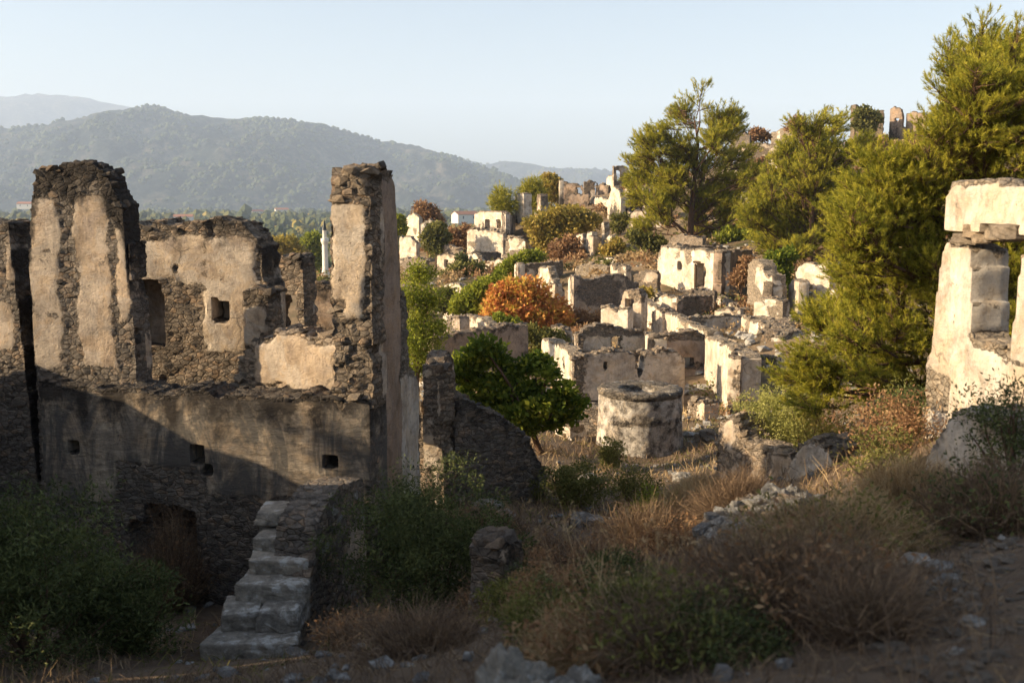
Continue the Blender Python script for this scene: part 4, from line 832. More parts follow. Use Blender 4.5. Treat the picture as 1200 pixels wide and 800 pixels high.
# low walls and terraces between the houses
for lb, at, A_, B_, tp_, m_, cv in [
  ('low shaded wall left of the box-shaped house', (756, 62), (742, 62), (771, 61), [(742,322),(755,317),(771,320)], 'warm', .4),
  ('short pale wall end below the left corner of the box-shaped house', (762, 58), (752, 58.5), (772, 57), [(752,341),(762,338),(772,343)], 'pale', .7),
  ('low bright wall at the foot of the ragged pillar', (899, 50), (884, 51), (918, 49.5), [(884,351),(898,348),(918,353)], 'pale', .6),
  ('crumbling wall between the thick-topped house and the pines', (932, 43), (918, 43.5), (950, 42), [(918,402),(932,398),(950,402)], 'warm', .3),
  ('long low rubble terrace above the open black interior', (612, 92), (588, 93), (634, 90), [(588,297),(606,293),(634,297)], 'tan', .2),
  ('short terrace wall left of the white piers', (660, 90), (646, 91), (676, 89), [(646,300),(660,298),(676,302)], 'tan', .3),
  ('rubble terrace under the airy pine', (800, 74), (784, 75), (824, 73), [(784,278),(800,274),(824,279)], 'tan', .3),
  ('small pale wall below the terrace under the airy pine', (792, 70), (776, 71), (800, 69), [(776,288),(790,285),(800,289)], 'pale', .6),
  ('low house foundation between the piers and the long shaded wall', (692, 72), (674, 73), (712, 71), [(674,311),(690,308),(712,312)], 'pale', .5),
  ('ruined side wall just right of the low house foundation', (716, 70), (712, 72), (724, 68), [(712,312),(718,309),(724,316)], 'pale', .8),
  ('white wall corner above the wide stub by the airy pine', (727, 118), (719, 119), (736, 117), [(719,232),(727,228),(736,233)], 'pale', .8),
  ('brown wall on the skyline right of the flat-topped house', (704, 128), (698, 129), (713, 127), [(698,218),(706,215),(713,219)], 'rose', .5),
  ('pale rubble wall on the right ridge among rusty shrubs', (940, 118), (926, 119), (962, 117), [(926,196),(944,191),(962,197)], 'tan', .3),
  ('upper pale wall on the right ridge beside the round tree', (982, 128), (966, 129), (996, 127), [(966,170),(980,166),(996,171)], 'tan', .4),
  ('small square ruin below the ridge terrace wall', (908, 116), (898, 117), (918, 115), [(898,186),(908,183),(918,188)], 'pale', .7),
  ('dark inner wall behind the triangular bright wall', (818, 57), (800, 58), (838, 57), [(800,341),(818,338),(838,342)], 'dark', .3),
  ('thin white wall between the cistern and the tall white house', (818, 31), (806, 31.5), (826, 30.5), [(806,470),(815,466),(826,472)], 'warm', .6),
  ('low wall running toward the pines from the dark-walled room', (930, 34), (912, 34.5), (948, 33), [(912,440),(928,436),(948,444)], 'warm', .4),
  ('short ruined cross wall in the hollow before the long brown wall', (640, 45), (628, 45.5), (664, 44.5), [(640,384),(652,380),(664,386)], 'warm', .4),
  ('white house corner under the big yellowing tree', (640, 100), (628, 101), (652, 99), [(628,286),(640,283),(652,287)], 'pale', .8),
  ('low cream wall below the white house terrace', (600, 100), (592, 101), (616, 99), [(592,280),(604,277),(616,281)], 'pale', .6),
  ('tan wall in the slope between two brown bushes by the plain', (528, 104), (516, 105), (538, 103), [(516,290),(528,287),(538,291)], 'tan', .4),
  ('stepped white wall right of the wide stub under the airy pine', (775, 92), (762, 93), (790, 91), [(762,262),(772,256),(780,262),(790,266)], 'pale', .8),
  ('half-buried wall under the crown of the airy pine', (825, 90), (808, 91), (842, 89), [(808,256),(824,252),(842,257)], 'tan', .4),
  ('pale house wall glimpsed between the airy and the rounded pine', (880, 88), (868, 89), (892, 87), [(868,248),(880,245),(892,250)], 'pale', .8),
  ('small bright wall above the box-shaped house', (840, 84), (828, 85), (852, 83), [(828,276),(838,272),(852,277)], 'pale', .6),
  ('square pier beside the shaded wall below the box-shaped house', (770, 50), (764, 50.5), (777, 49.5), [(764,366),(770,362),(777,366)], 'warm', .6),
  ('broken wall with two dips near the white triangular wall', (852, 50), (838, 50.5), (868, 49.5), [(838,360),(845,365),(852,359),(860,364),(868,360)], 'warm', .5),
  ('thick rubble wall sloping to the pines below the gabled ruin', (940, 47), (920, 47.5), (966, 46), [(920,376),(940,380),(966,390)], 'tan', .2),
  ('low brown cross wall in front of the dark-walled room', (895, 33), (884, 33.5), (908, 32.5), [(884,462),(896,458),(908,464)], 'warm', .4),
  ('pale wall stump in the grass right of the cistern', (820, 26), (812, 26.2), (832, 25.8), [(812,512),(820,503),(832,510)], 'tan', .3),
  ('narrow white wall end above the orange bush', (590, 78), (582, 78.5), (597, 77), [(582,318),(590,313),(597,319)], 'pale', .7),
  ('brown retaining terrace left of the feathery tree', (478, 96), (468, 97), (500, 95), [(468,305),(484,301),(500,306)], 'tan', .3),
  ('pale broken wall left of the lit ragged stub', (612, 66), (600, 66.5), (630, 65.5), [(600,327),(614,323),(630,330)], 'pale', .5)]:
    vv = V1 if at[1] < 52 else V2 if at[1] < 85 else V3
    hv(lb, at, dict(A=A_, B=B_, top=tp_, mat=m_, cov=cv), name='ruined_wall' if 'terrace' not in lb else 'terrace_wall', cat='wall', caps=10, stones=4, stone_r=(.15, .35) if at[1] < 85 else (.3, .6), **{**vv, 'crust': .1})
# ridge on the right
hv('white cottage wall high on the slope between the two pines', (872, 108),
   dict(A=(845, 110), B=(854, 108), top=[(845,199),(854,198)], mat='pale', cov=1, crust=-.2),
   dict(A=(855, 109), B=(886, 106), top=[(855,200),(870,198),(886,197)], mat='pale', cov=1, crust=-.2),
   dict(A=(886, 106), B=(897, 109), top=[(886,197),(897,199)], mat='dark', cov=.4), bottom=222, **V3)
hv('long brown terrace wall along the ridge between the pines', (898, 128),
   dict(A=(876, 129), B=(924, 127), top=[(876,170),(895,167),(924,169)], mat='warm', cov=.4, crust=0), name='terrace_wall', cat='wall', bottom=190, caps=16, stone_r=(.3,.6), **V3)
hv('dark squat ruin on the ridge right of the first pine', (866, 130),
   dict(A=(855, 131), B=(879, 129), top=[(855,160),(862,155),(872,154),(879,157)], mat='dark', cov=.3), bottom=182, **V3)
hv('bare pale broken wall on the ridge crest above the terrace wall', (918, 134),
   dict(A=(903, 136), B=(934, 133), top=[(903,156),(915,150),(934,149)], mat='pale', cov=.5, crust=0), bottom=176, **V3)
hv('pair of castle-like wall towers behind a round tree on the right ridge', (1016, 134),
   dict(A=(997, 135), B=(1003, 134), top=[(997,123),(1003,123)], mat='rose', cov=.4),
   dict(A=(1003, 135), B=(1036, 133), top=[(1003,132),(1026,130),(1030,127),(1036,130)], mat='rose', cov=.4), bottom=170, **{**V3, 'crust': 0})
hv('pinkish tower fragment with a round hole on the right ridge', (1052, 134),
   dict(A=(1043, 135), B=(1060, 133.5), top=[(1043,127),(1050,126),(1057,127),(1058,148),(1061,151)], holes=[(1051,140,2.2)], mat='rose', cov=.9), bottom=176, **{**V3, 'crust': -.1})
hv('low orange-lit wall end beside the tower with a hole', (1072, 133),
   dict(A=(1062, 134), B=(1086, 132), top=[(1062,133),(1072,130),(1086,132)], mat='rose', cov=.9), bottom=170, **{**V3, 'crust': -.1})
hv('crumbling terrace of brown walling under the castle-like towers', (1010, 124),
   dict(A=(985, 126), B=(1062, 122), top=[(985,182),(1000,172),(1030,176),(1062,178)], mat='rose', cov=.3, crust=0), name='terrace_wall', cat='wall', bottom=215, caps=16, stone_r=(.3,.6), **V3)
hv('short pale terrace wall on the slope beneath the white cottage wall', (866, 98),
   dict(A=(855, 99), B=(880, 97), top=[(855,226),(865,223),(880,228)], mat='pale', cov=.7, crust=0), name='terrace_wall', cat='wall', bottom=250, **V3)

# unseen walls added outside the picture, left and behind, shaped to shade the foreground

def shade_wall(label, x0, y0, x1, y1, pts, thick=.6, rough=0.):
    r = thing('ruined_house', label, 'ruin', ((x0+x1)/2, (y0+y1)/2, gz((x0+x1)/2, (y0+y1)/2)), G)  # added shade caster; shares the ruin name and group
    a = np.array((x0, y0)); b = np.array((x1, y1)); t = (b-a)/np.linalg.norm(b-a); L = np.linalg.norm(b-a); n_ = np.array((t[1], -t[0]))
    n = max(4, int(L/.35)); V = []; 
    for i in range(n+1):
        s = L*i/n; q = a+t*s; zt_ = np.interp(s/L, [p_[0] for p_ in pts], [p_[1] for p_ in pts])+random.uniform(-.16, .16)+.5*(float(vn(np.array([[s*.9, x0, 1.]]), 4)[0])-.5)+rough*random.choice((0, 0, 1, -1)); zb_ = gz(*q)-.4
        for dz in (zb_, zt_):
            for dd in (-thick/2, thick/2): V.append((*(q+n_*dd+n_*random.uniform(-.03, .03)), dz))
    Q = []
    for i in range(n):
        o = i*4; Q += [(o, o+4, o+6, o+2), (o+1, o+3, o+7, o+5), (o+2, o+6, o+7, o+3)]
    Q += [(0, 2, 3, 1), (n*4, n*4+1, n*4+3, n*4+2)]
    link('wall', mesh_np('wall', np.array(V)-np.array(r.location), [np.array(Q)], M['warm'], False, {'plaster': rng.random(len(V)), 'crust': [.2]*len(V)}), r)
shade_wall('long tall wall added out of view to cast shade, left of the path', -9.5, -9, -9.5, 7.6, [(0, 4.6), (.5, 4.2), (.85, 3.7), (1, 3.2)])
shade_wall('lower broken wall added out of view to cast shade, beyond the tall one', -9.8, 7.7, -10.4, 15.5, [(0, 1.2), (.1, .8), (.2, .3), (.34, -.5), (.5, -1.15), (.75, -1.35), (.8, -1.1), (.88, -2.2), (1, -2.2)], rough=.28)
tree('small olive tree added out of view to dapple the light, beyond the lower broken wall', 'tree', (-393, 400), 11.8, [(-393,296,46),(-430,286,40),(-355,312,36)], 'olive', clumps=15, per=30, l=.09, w=.035, cr=.22, trunk=.06)  # unseen tree added to break up the shadow edge on the front wall

# ---------------------------------------------------------------- trees
pine('huge sunlit pine filling the right side behind the white window pier', (1150, 430), 17,
  [(1165,95,50),(1135,120,24),(1190,85,28),(1150,72,18),(1140,90,18),(1138,110,24),(1128,165,36),(1095,215,30),(1132,130,22),(1150,170,50),(1020,270,40),(1145,85,22),(1168,66,16),(1150,130,30),(1195,150,70),(1145,175,45),(1110,215,46),(1062,240,42),(1025,275,34),(1050,255,55),(1110,265,60),(1165,250,60),(1020,300,38),(1065,330,55),(1020,365,34),(1120,350,55),(1180,340,50),(1000,250,18),(1060,400,50),(985,400,26),(1010,430,42),(1060,450,38),(955,425,22),(1120,420,40),(975,455,30),(1180,410,40),(1240,120,70),(1250,250,80),(1240,380,60)],
  620, 1.05, .09, .009, .17, 1.3, 1.2, per=34, tufts=60)
pine('tall airy pine on the slope right of the wide white wall stub', (808, 285), 78,
  [(800,142,20),(820,128,10),(846,148,18),(835,170,16),(785,160,14),(768,180,17),(800,185,24),(826,200,22),(862,158,9),(858,190,15),(760,205,20),(790,222,26),(825,238,22),(752,232,14),(848,225,18),(868,215,12),(775,250,20),(850,250,20),(815,268,18),(760,272,16),(838,276,15),(870,262,14)],
  330, 2.2, .26, .035, .30, 1.2, 2.5, per=20, tufts=36)
pine('dense rounded pine with a reddish trunk above the white gabled ruin', (949, 312), 63,
  [(962,145,16),(945,160,16),(975,158,14),(930,185,18),(960,185,24),(990,190,18),(1005,175,12),(915,210,20),(945,215,28),(980,220,26),(1008,215,14),(900,240,20),(930,250,28),(968,252,30),(998,250,18),(890,262,14),(915,278,22),(945,278,22),(975,280,22),(905,295,14),(935,300,14),(1000,285,16)],
  420, 1.9, .22, .03, .22, 1.2, 2, per=20, tufts=40)
tree('feathery light green tree beside the tall corner stub', 'tree', (492, 440), 36, [(492,322,18),(480,345,20),(503,352,20),(486,378,24),(508,388,20),(478,400,22),(500,415,22),(482,430,18)], 'lime', clumps=26, per=50, l=.13, w=.05, cr=.35, trunk=.09, dspread=.5)
tree('large broad-leaved fig tree, sunlit above and dark beneath, in the middle hollow', 'fig tree', (640, 545), 22.5, [(548,424,16),(566,408,14),(582,416,13),(604,436,13),(628,426,15),(642,438,10),(556,446,20),(586,452,22),(616,458,22),(572,474,18),(606,484,20),(640,474,18),(664,458,10),(672,470,9),(650,494,12),(665,486,9),(545,466,12),(588,500,11),(618,500,11),(534,438,8)],
     'fig', clumps=22, per=34, l=.125, w=.09, cr=.25, trunk=.09, name='fig_tree', dspread=.35, flat=.6)
tree('flame-orange autumn bush in front of the long shaded wall', 'autumn tree', (612, 395), 54, [(608,340,18),(590,348,16),(625,345,20),(580,362,16),(605,362,22),(632,362,20),(650,362,14),(662,372,10),(595,376,14),(622,378,18),(643,382,12)], 'orange', clumps=26, per=50, l=.22, w=.14, cr=.45, trunk=.07)
tree('russet bush thinning out to the right of the orange one', 'bush', (672, 392), 55, [(668,374,12),(684,372,10),(658,385,10),(700,374,8)], 'rust', clumps=22, per=40, l=.18, w=.10, cr=.4, trunk=.05, name='shrub')
tree('dark green bush with yellow tips under the orange bush', 'bush', (632, 420), 44, [(632,395,14),(650,398,12),(618,388,10),(640,412,14),(628,428,12)], 'olive', clumps=24, per=50, l=.16, w=.08, cr=.35, trunk=.05, name='shrub')
tree('bright yellow-green bush above the long brown wall', 'bush', (560, 375), 56, [(560,342,14),(548,352,14),(572,335,12),(538,360,10),(585,328,10),(562,360,14)], 'lime', clumps=24, per=50, l=.2, w=.12, cr=.42, trunk=.06, name='shrub')
tree('small bright green leafy bush atop the lit left end of the brown wall', 'bush', (590, 392), 46, [(585,376,10),(600,380,9)], 'lime', clumps=24, per=40, l=.14, w=.08, cr=.3, trunk=.03, name='shrub')
tree('dull olive tree between the feathery tree and the yellow-green bush', 'tree', (525, 375), 60, [(525,345,10),(518,358,10),(533,362,9)], 'olive', clumps=24, per=40, l=.2, w=.1, cr=.4, trunk=.06)
tree('big yellowing olive-coloured tree on the upper slope left of the white piers', 'tree', (655, 300), 98, [(640,258,12),(655,255,14),(672,256,14),(688,262,12),(632,272,12),(650,274,15),(668,272,14),(640,285,11),(625,262,8)], 'yellow', clumps=26, per=50, l=.36, w=.24, cr=.8, trunk=.14)
tree('reddish bush below the big yellowing tree', 'bush', (662, 315), 88, [(655,292,11),(668,288,11),(676,298,9),(650,303,8),(668,306,9)], 'rust', clumps=24, per=45, l=.3, w=.18, cr=.65, trunk=.08, name='shrub')
tree('small dark pine just left of the leaning pillar', 'pine tree', (588, 262), 112, [(588,232,7),(582,242,8),(596,243,7),(590,250,8)], 'pine', 'pine', clumps=24, per=60, l=.5, w=.06, cr=.7, trunk=.12, name='pine_tree')
tree('small green pine between the leaning pillar and the thin shard', 'pine tree', (624, 265), 118, [(624,218,7),(619,228,8),(630,230,8),(622,240,9),(630,244,7)], 'pine', 'pine', clumps=24, per=60, l=.5, w=.06, cr=.7, trunk=.12, name='pine_tree')
tree('golden tree in front of the flat-topped skyline house', 'tree', (646, 245), 128, [(645,210,6),(650,217,7),(643,222,7),(648,230,6)], 'yellow', clumps=24, per=45, l=.4, w=.26, cr=.7, trunk=.1)
tree('leafless-looking brown tree standing over the plain edge', 'tree', (500, 285), 130, [(496,246,9),(506,248,8),(498,256,10),(510,260,8),(492,264,7)], 'rust', clumps=24, per=40, l=.4, w=.2, cr=.75, trunk=.12)
tree('small yellow-green tree at the far left of the village beside the plain', 'tree', (466, 292), 122, [(466,258,6),(463,266,7),(470,268,6)], 'lime', clumps=24, per=45, l=.4, w=.24, cr=.6, trunk=.1)
tree('round green tree under the grey ruin', 'tree', (510, 310), 105, [(512,268,9),(506,278,11),(517,280,10),(510,290,9)], 'olive', clumps=26, per=45, l=.36, w=.22, cr=.65, trunk=.1)
tree('brown shrub mass left of the white house', 'bush', (537, 292), 112, [(530,276,10),(541,282,10),(524,286,8),(546,270,8)], 'rust', clumps=24, per=40, l=.36, w=.2, cr=.7, trunk=.08, name='shrub')
tree('green clump in front of the black open interior', 'bush', (545, 330), 82, [(538,318,9),(548,322,10),(557,316,8),(530,324,8)], 'olive', clumps=22, per=40, l=.3, w=.18, cr=.55, trunk=.06, name='shrub')
tree('narrow upright cypress-green bush left of the black open interior', 'bush', (541, 318), 90, [(541,303,5),(541,310,5)], 'darkleaf', clumps=22, per=45, l=.25, w=.12, cr=.4, trunk=.05, name='shrub')
tree('green bush along the top of the low shaded wall', 'bush', (612, 312), 76, [(602,310,8),(615,303,8),(628,302,7),(592,318,9)], 'lime', clumps=22, per=40, l=.26, w=.16, cr=.5, trunk=.05, name='shrub')
tree('grey-green bush beside the pointed white stub', 'bush', (728, 275), 96, [(727,258,9),(724,266,7)], 'olive', clumps=26, per=45, l=.3, w=.16, cr=.5, trunk=.06, name='shrub')
tree('ochre bush between the white piers and the first pine', 'bush', (722, 300), 86, [(720,288,8),(712,294,6)], 'yellow', clumps=22, per=40, l=.3, w=.18, cr=.5, trunk=.05, name='shrub')
tree('yellow-green bush behind the box-shaped house', 'bush', (858, 290), 76, [(856,276,10),(868,283,9),(846,283,8),(878,278,9)], 'lime', clumps=24, per=45, l=.3, w=.18, cr=.5, trunk=.06, name='shrub')
tree('low green bush under the first pine left of the box-shaped house', 'bush', (762, 300), 78, [(758,284,8),(770,286,9),(748,278,8),(760,294,8)], 'olive', clumps=24, per=45, l=.3, w=.16, cr=.5, trunk=.06, name='shrub')
tree('russet bush growing at the right wall of the box-shaped house', 'bush', (868, 335), 58, [(870,318,8),(864,328,8),(876,308,6)], 'rust', clumps=22, per=40, l=.2, w=.1, cr=.36, trunk=.04, name='shrub')
tree('dark ivy-like green shrub between the ragged pillar and the gabled ruin', 'bush', (918, 345), 57, [(915,318,9),(920,335,9),(908,305,8),(924,300,9)], 'fig', clumps=26, per=45, l=.22, w=.14, cr=.4, trunk=.06, name='shrub')
tree('green shrub in the dark corner below the white gabled ruin', 'bush', (958, 385), 46, [(956,372,9),(962,384,8)], 'darkleaf', clumps=26, per=45, l=.16, w=.09, cr=.3, trunk=.04, name='shrub')
tree('yellow-green shrub among the broken arch fragments', 'bush', (757, 352), 56, [(757,343,6)], 'yellow', clumps=26, per=40, l=.18, w=.1, cr=.3, trunk=.03, name='shrub')
tree('round tree in front of the castle-like towers', 'tree', (1017, 165), 131, [(1012,134,9),(1022,138,9),(1017,148,9),(1008,145,7)], 'olive', clumps=26, per=45, l=.4, w=.24, cr=.7, trunk=.12)
tree('orange-brown bush on the ridge above the terrace wall', 'bush', (890, 172), 133, [(888,156,6),(895,160,6),(880,163,5)], 'rust', clumps=22, per=40, l=.4, w=.2, cr=.6, trunk=.08, name='shrub')
tree('bare greyish tree crown on the ridge behind the rounded pine', 'tree', (940, 170), 132, [(935,142,7),(942,150,8),(928,150,6)], 'rust', clumps=20, per=30, l=.4, w=.14, cr=.7, trunk=.12)
tree('rusty shrubs under the white cottage wall', 'bush', (890, 235), 104, [(885,215,8),(898,220,9),(905,205,8),(892,192,6)], 'rust', clumps=24, per=40, l=.36, w=.2, cr=.65, trunk=.08, name='shrub')
tree('orange shrub at the foot of the castle-like terrace', 'bush', (1030, 190), 122, [(1028,170,9),(1040,176,8),(1018,180,7)], 'rust', clumps=24, per=40, l=.4, w=.2, cr=.7, trunk=.08, name='shrub')
tree('lone yellow-orange tree beyond the left ruin below the plain', 'autumn tree', (330, 330), 170, [(325,290,12),(340,286,9),(350,296,8),(315,298,7)], 'yellow', clumps=30, per=50, l=.6, w=.36, cr=1.1, trunk=.2)
tree('bright green tree left of the minaret', 'tree', (372, 320), 175, [(366,281,8),(360,292,9),(369,298,8),(366,308,8)], 'lime', clumps=30, per=50, l=.6, w=.36, cr=1.1, trunk=.2)
# shrubs near the viewer
bush('pale sage-green rounded shrub right of the low sunlit wall', 892, 500, 17.6, .85, 1.75, 'sage', clumps=260, per=50, l=.05, w=.018, cr=.13)
bush('second pale sage shrub nearer the big pine', 938, 505, 17.0, .7, 1.4, 'sage', clumps=200, per=50, l=.05, w=.018, cr=.13)
bush('yellowish open shrub at the foot of the big pine', 975, 520, 15.5, .8, .9, 'yellow', clumps=80, per=34, l=.06, w=.02, cr=.18)
bush('olive shrub growing over the small red-brown chunk of masonry', 1062, 505, 13.2, .6, .75, 'olive', clumps=80, per=36, l=.05, w=.02, cr=.16)
bush('reddish-leaved shrub left of the retaining wall', 1045, 555, 11.8, .75, .85, 'rust', clumps=100, per=30, l=.045, w=.02, cr=.15)
bush('green and red shrub under the white window pier', 1065, 520, 12.4, .45, .7, 'darkleaf', clumps=80, per=34, l=.045, w=.02, cr=.14)
bush('olive shrub in the shade between the pale stub and the retaining wall', 1035, 595, 10.2, .5, .6, 'olive', clumps=60, per=30, l=.04, w=.016, cr=.13)
bush('sprig of yellow-green leaves among brown stems on the right bank', 1160, 640, 7.0, .16, .3, 'lime', clumps=18, per=20, l=.035, w=.018, cr=.08, lobes=2, stems=5)
bush('dark leafy shrub hanging over the retaining wall at right', 1192, 540, 8.2, .55, .8, 'darkleaf', clumps=80, per=30, l=.04, w=.016, cr=.14)
bush('big dark evergreen shrub filling the foot of the flank wall', 500, 745, 10.9, 1.3, 1.95, 'darkleaf', clumps=420, per=70, l=.05, w=.016, cr=.17, lobes=8)
bush('tall dark shrub against the pale side wall with the arch', 478, 640, 13.6, .7, 1.35, 'darkleaf', clumps=200, per=60, l=.05, w=.016, cr=.17, lobes=6)
bush('dark juniper-like shrub in the bottom left corner', 40, 790, 9.6, 1.3, 1.9, 'darkleaf', clumps=420, per=60, l=.06, w=.016, cr=.18, lobes=8)
bush('smaller dark shrub between the corner shrub and the broken doorway', 150, 770, 10.4, .8, 1.2, 'darkleaf', clumps=220, per=60, l=.06, w=.016, cr=.17, lobes=6)
bush('patch of low bright green shrub below the dark sloping rubble wall', 665, 585, 17.5, .9, .75, 'olive', clumps=140, per=50, l=.05, w=.028, cr=.17)
bush('green shrub with thin stems at the foot of the cistern', 745, 600, 17.0, .65, .9, 'olive', clumps=110, per=40, l=.05, w=.02, cr=.15)
bush('yellow-tipped green shrub touching the cistern on its left', 716, 545, 22, .45, .7, 'olive', clumps=60, per=40, l=.06, w=.03, cr=.15)
bush('reddish-green low shrub at the lower middle foreground', 640, 760, 5.6, .42, .32, 'olive', clumps=130, per=40, l=.028, w=.010, cr=.08)
bush('dull red-tinged heath shrub beside the reddish-green one', 720, 750, 5.9, .5, .38, 'darkleaf', clumps=140, per=40, l=.028, w=.010, cr=.08)
bush('small yellow-green tuft shrub at the bottom left of the gully', 590, 745, 8.4, .4, .35, 'olive', clumps=70, per=36, l=.035, w=.014, cr=.1)
bush('green heath shrub at the lower middle beside the tall pale stalks', 745, 785, 5.0, .42, .34, 'olive', clumps=150, per=40, l=.026, w=.009, cr=.08)
bush('rusty heath shrub between the green one and the boulder', 665, 735, 6.6, .5, .36, 'rust', clumps=130, per=40, l=.03, w=.010, cr=.09)
bush('dark green heath at the bottom left of the brown dry bush', 835, 790, 4.5, .4, .3, 'darkleaf', clumps=150, per=40, l=.024, w=.009, cr=.08)
bush('small rust-red shrub in the gully below the cistern', 800, 660, 10.2, .5, .45, 'rust', clumps=110, per=34, l=.04, w=.015, cr=.11)
bush('dark green shrub in the middle of the gully', 715, 690, 8.6, .55, .5, 'darkleaf', clumps=140, per=40, l=.035, w=.013, cr=.11)
bush('yellow-green herb patch in the gully left of the golden brush', 770, 610, 15.0, .6, .45, 'lime', clumps=90, per=36, l=.05, w=.02, cr=.14)
bush('dark scrub at the foot of the dark wall end', 620, 720, 9.0, .5, .5, 'darkleaf', clumps=110, per=40, l=.035, w=.013, cr=.11)
DS = [('big grey-brown dry bush in the right foreground beside the path', 935, 775, 5.0, .62, .5, 1700, 'rust'),
 ('straw-coloured dry bush bowing over the rubble crescent', 985, 660, 6.9, .75, .55, 2000, 'olive'),
 ('round shadowed dry bush below the low sunlit wall', 868, 615, 12.0, .62, .75, 2600, None),
 ('sunlit golden dry brush left of the round shadowed bush', 812, 590, 14.8, .65, .6, 1600, None),
 ('second golden brush climbing to the low sunlit wall', 830, 560, 16.8, .6, .5, 1300, None),
 ('brown twiggy thicket under the retaining wall', 1165, 655, 7.0, .7, .5, 1700, 'darkleaf'),
 ('bare stemmed brush on top of the retaining wall', 1195, 510, 9.2, .5, .5, 700, 'rust'),
 ('pale brown brush on the left bank of the path', 1060, 630, 8.4, .5, .5, 1300, None),
 ('dry brown bush in the middle of the gully', 700, 660, 10.8, .9, .6, 1500, 'rust'),
 ('rusty bracken patch under the dark sloping wall', 560, 600, 15.4, .8, .45, 1200, 'rust'),
 ('brown brush between the gully wall end and the cistern', 640, 630, 13.2, .8, .5, 1300, 'rust'),
 ('purplish dry bush on the slope below the cistern', 765, 640, 13.0, .75, .75, 1800, None),
 ('tangle of dead stems inside the broken doorway', 205, 690, 13.3, .6, 1.5, 1100, 'rust'),
 ('dry rusty bush at the left edge under the plaster patch', 10, 640, 12.2, .7, .7, 800, 'rust'),
 ('low brown brush right of the big dark shrub', 590, 700, 9.6, .6, .45, 1100, 'rust'),
 ('grey dry brush at the bottom middle edge', 800, 795, 4.6, .5, .36, 1400, 'olive'),
 ('thin straw brush at the lower middle behind the grey one', 850, 730, 6.2, .5, .42, 1100, None),
 ('rusty heath brush near the boulder at the bottom', 690, 790, 4.7, .4, .26, 900, 'rust'),
 ('low brown brush below the end of the stairs', 430, 790, 8.6, .6, .3, 800, 'rust'),
 ('brown dead brush at the bottom between stairs and boulder', 500, 795, 6.6, .6, .32, 900, None),
 ('dead weed clump below the path at bottom right', 1010, 790, 4.3, .32, .4, 500, None)]
for k, (lb, px, py, D, r, h, n_, lf) in enumerate(DS):
    dry_shrub(lb, px, py, D, r, h, n_, 'straw' if k in (3, 4, 7, 1, 17) else 'twig', lf, leaf_n=n_//2 if lf else 0, w=.0045+D*.0003, group='dry bushes of the hillside')

# ---------------------------------------------------------------- tall dry grass stalks, ground litter, rubble
def scatter(n, D0, D1, half=.56, power=1.0, cond=None):
    d = D0+(D1-D0)*rng.random(n)**power; x = (rng.random(n)*2-1)*half*d; return x, d
def stuff(name, label, V, F, mat, attrs, cat=None):
    o = link(name, mesh_np(name, V, F, M[mat], False, attrs)); tag(o, label, cat or name, kind='stuff'); return o
def blades(name, label, n, D0, D1, h, w, mat, dens_seed, thr, power=.6, spread=.55, tb=0):
    x, y = scatter(n, D0, D1, .62, power); f = fbm(np.stack((x*.35, y*.35, x*0), 1), dens_seed, 3); k = f > thr
    pathm = (x > 1.6)&(y < 7.2)&(x-(2.1+(y-3.5)*.35) > -0.1); k &= ~(pathm & (rng.random(n) < .93))
    x, y = x[k], y[k]; z = ground(x, y)-.01; n = len(x)
    d = rng.normal(size=(n, 3))*spread; d[:, 2] = 1; d /= np.linalg.norm(d, axis=1)[:, None]
    V, Q, T, t = stems_mesh(np.stack((x, y, z), 1), d, h*(.4+.9*rng.random(n))*(.6+.8*fbm(np.stack((x, y, x*0), 1), 9, 2)), (w*(.7+y/9.))[:, None] if True else w, .5, tb)
    return stuff(name, label, V, [Q, T], mat, {'tint': t}, 'grass')
blades('foreground_grass', 'dense dead grass and thatch on the near slope below the path', 13000, 2.4, 8.5, .15, .0035, 'twig', 63, .25, power=.8)
blades('dry_grass', 'short dry straw grass thinly covering the slope and gully', 29000, 2.6, 34, .26, .005, 'straw', 61, .47)
blades('brown_undergrowth', 'low brown undergrowth and dead weeds across the gully floor', 34000, 2.8, 26, .20, .006, 'twig', 67, .42)
blades('green_undergrowth', 'thin green weeds growing through the dry litter', 16000, 3, 30, .16, .007, 'olive', 71, .54, spread=.9)
ST = [(690,650,6.2),(735,690,6.0),(640,560,8),(770,700,5.4),(665,640,7),(1045,780,4.2),(820,780,4.4),(905,770,4.3),(700,720,5.6)]
for k, (px, py, D) in enumerate([(735,760,4.9),(700,745,5.3),(770,745,5.2),(668,700,7.0)]):
    p = P(px, py, D); n_ = 14; b = np.stack((p[0]+rng.normal(size=n_)*.05, p[1]+rng.normal(size=n_)*.05, np.zeros(n_)), 1); b[:, 2] = ground(b[:, 0], b[:, 1])
    d = rng.normal(size=(n_, 3))*.22; d[:, 2] = 1; d /= np.linalg.norm(d, axis=1)[:, None]
    V, Q, T, t = stems_mesh(b, d, .45+.35*rng.random(n_), .005, .35, .4)
    # seed heads
    hd = V.reshape(-1, 7, 3)[:, 6]; C = np.repeat(hd, 8, 0)-rng.random((n_*8, 1))*np.repeat(d, 8, 0)*.12
    V2, Q2, t2 = leaves_mesh(C, np.full(len(C), .008), 2, .022, .007)
    r = thing('grass_tuft', ['tall pale grass stalks at the lower middle, nearest the viewer', 'tall pale grass stalks left of the nearest ones', 'bent pale stalks right of the nearest ones', 'sunlit-looking straw stalks in the gully right of the dark wall end'][k], 'grass tuft', (p[0], p[1], gz(p[0], p[1])), 'tall dry grass stalks')
    rl = np.array(r.location)
    link('stalks', mesh_np('stalks', V-rl, [Q, T], M['straw'], False, {'tint': t}), r); link('seed_heads', mesh_np('seed_heads', V2-rl, [Q2], M['straw'], False, {'tint': t2}), r)['kind'] = 'stuff'
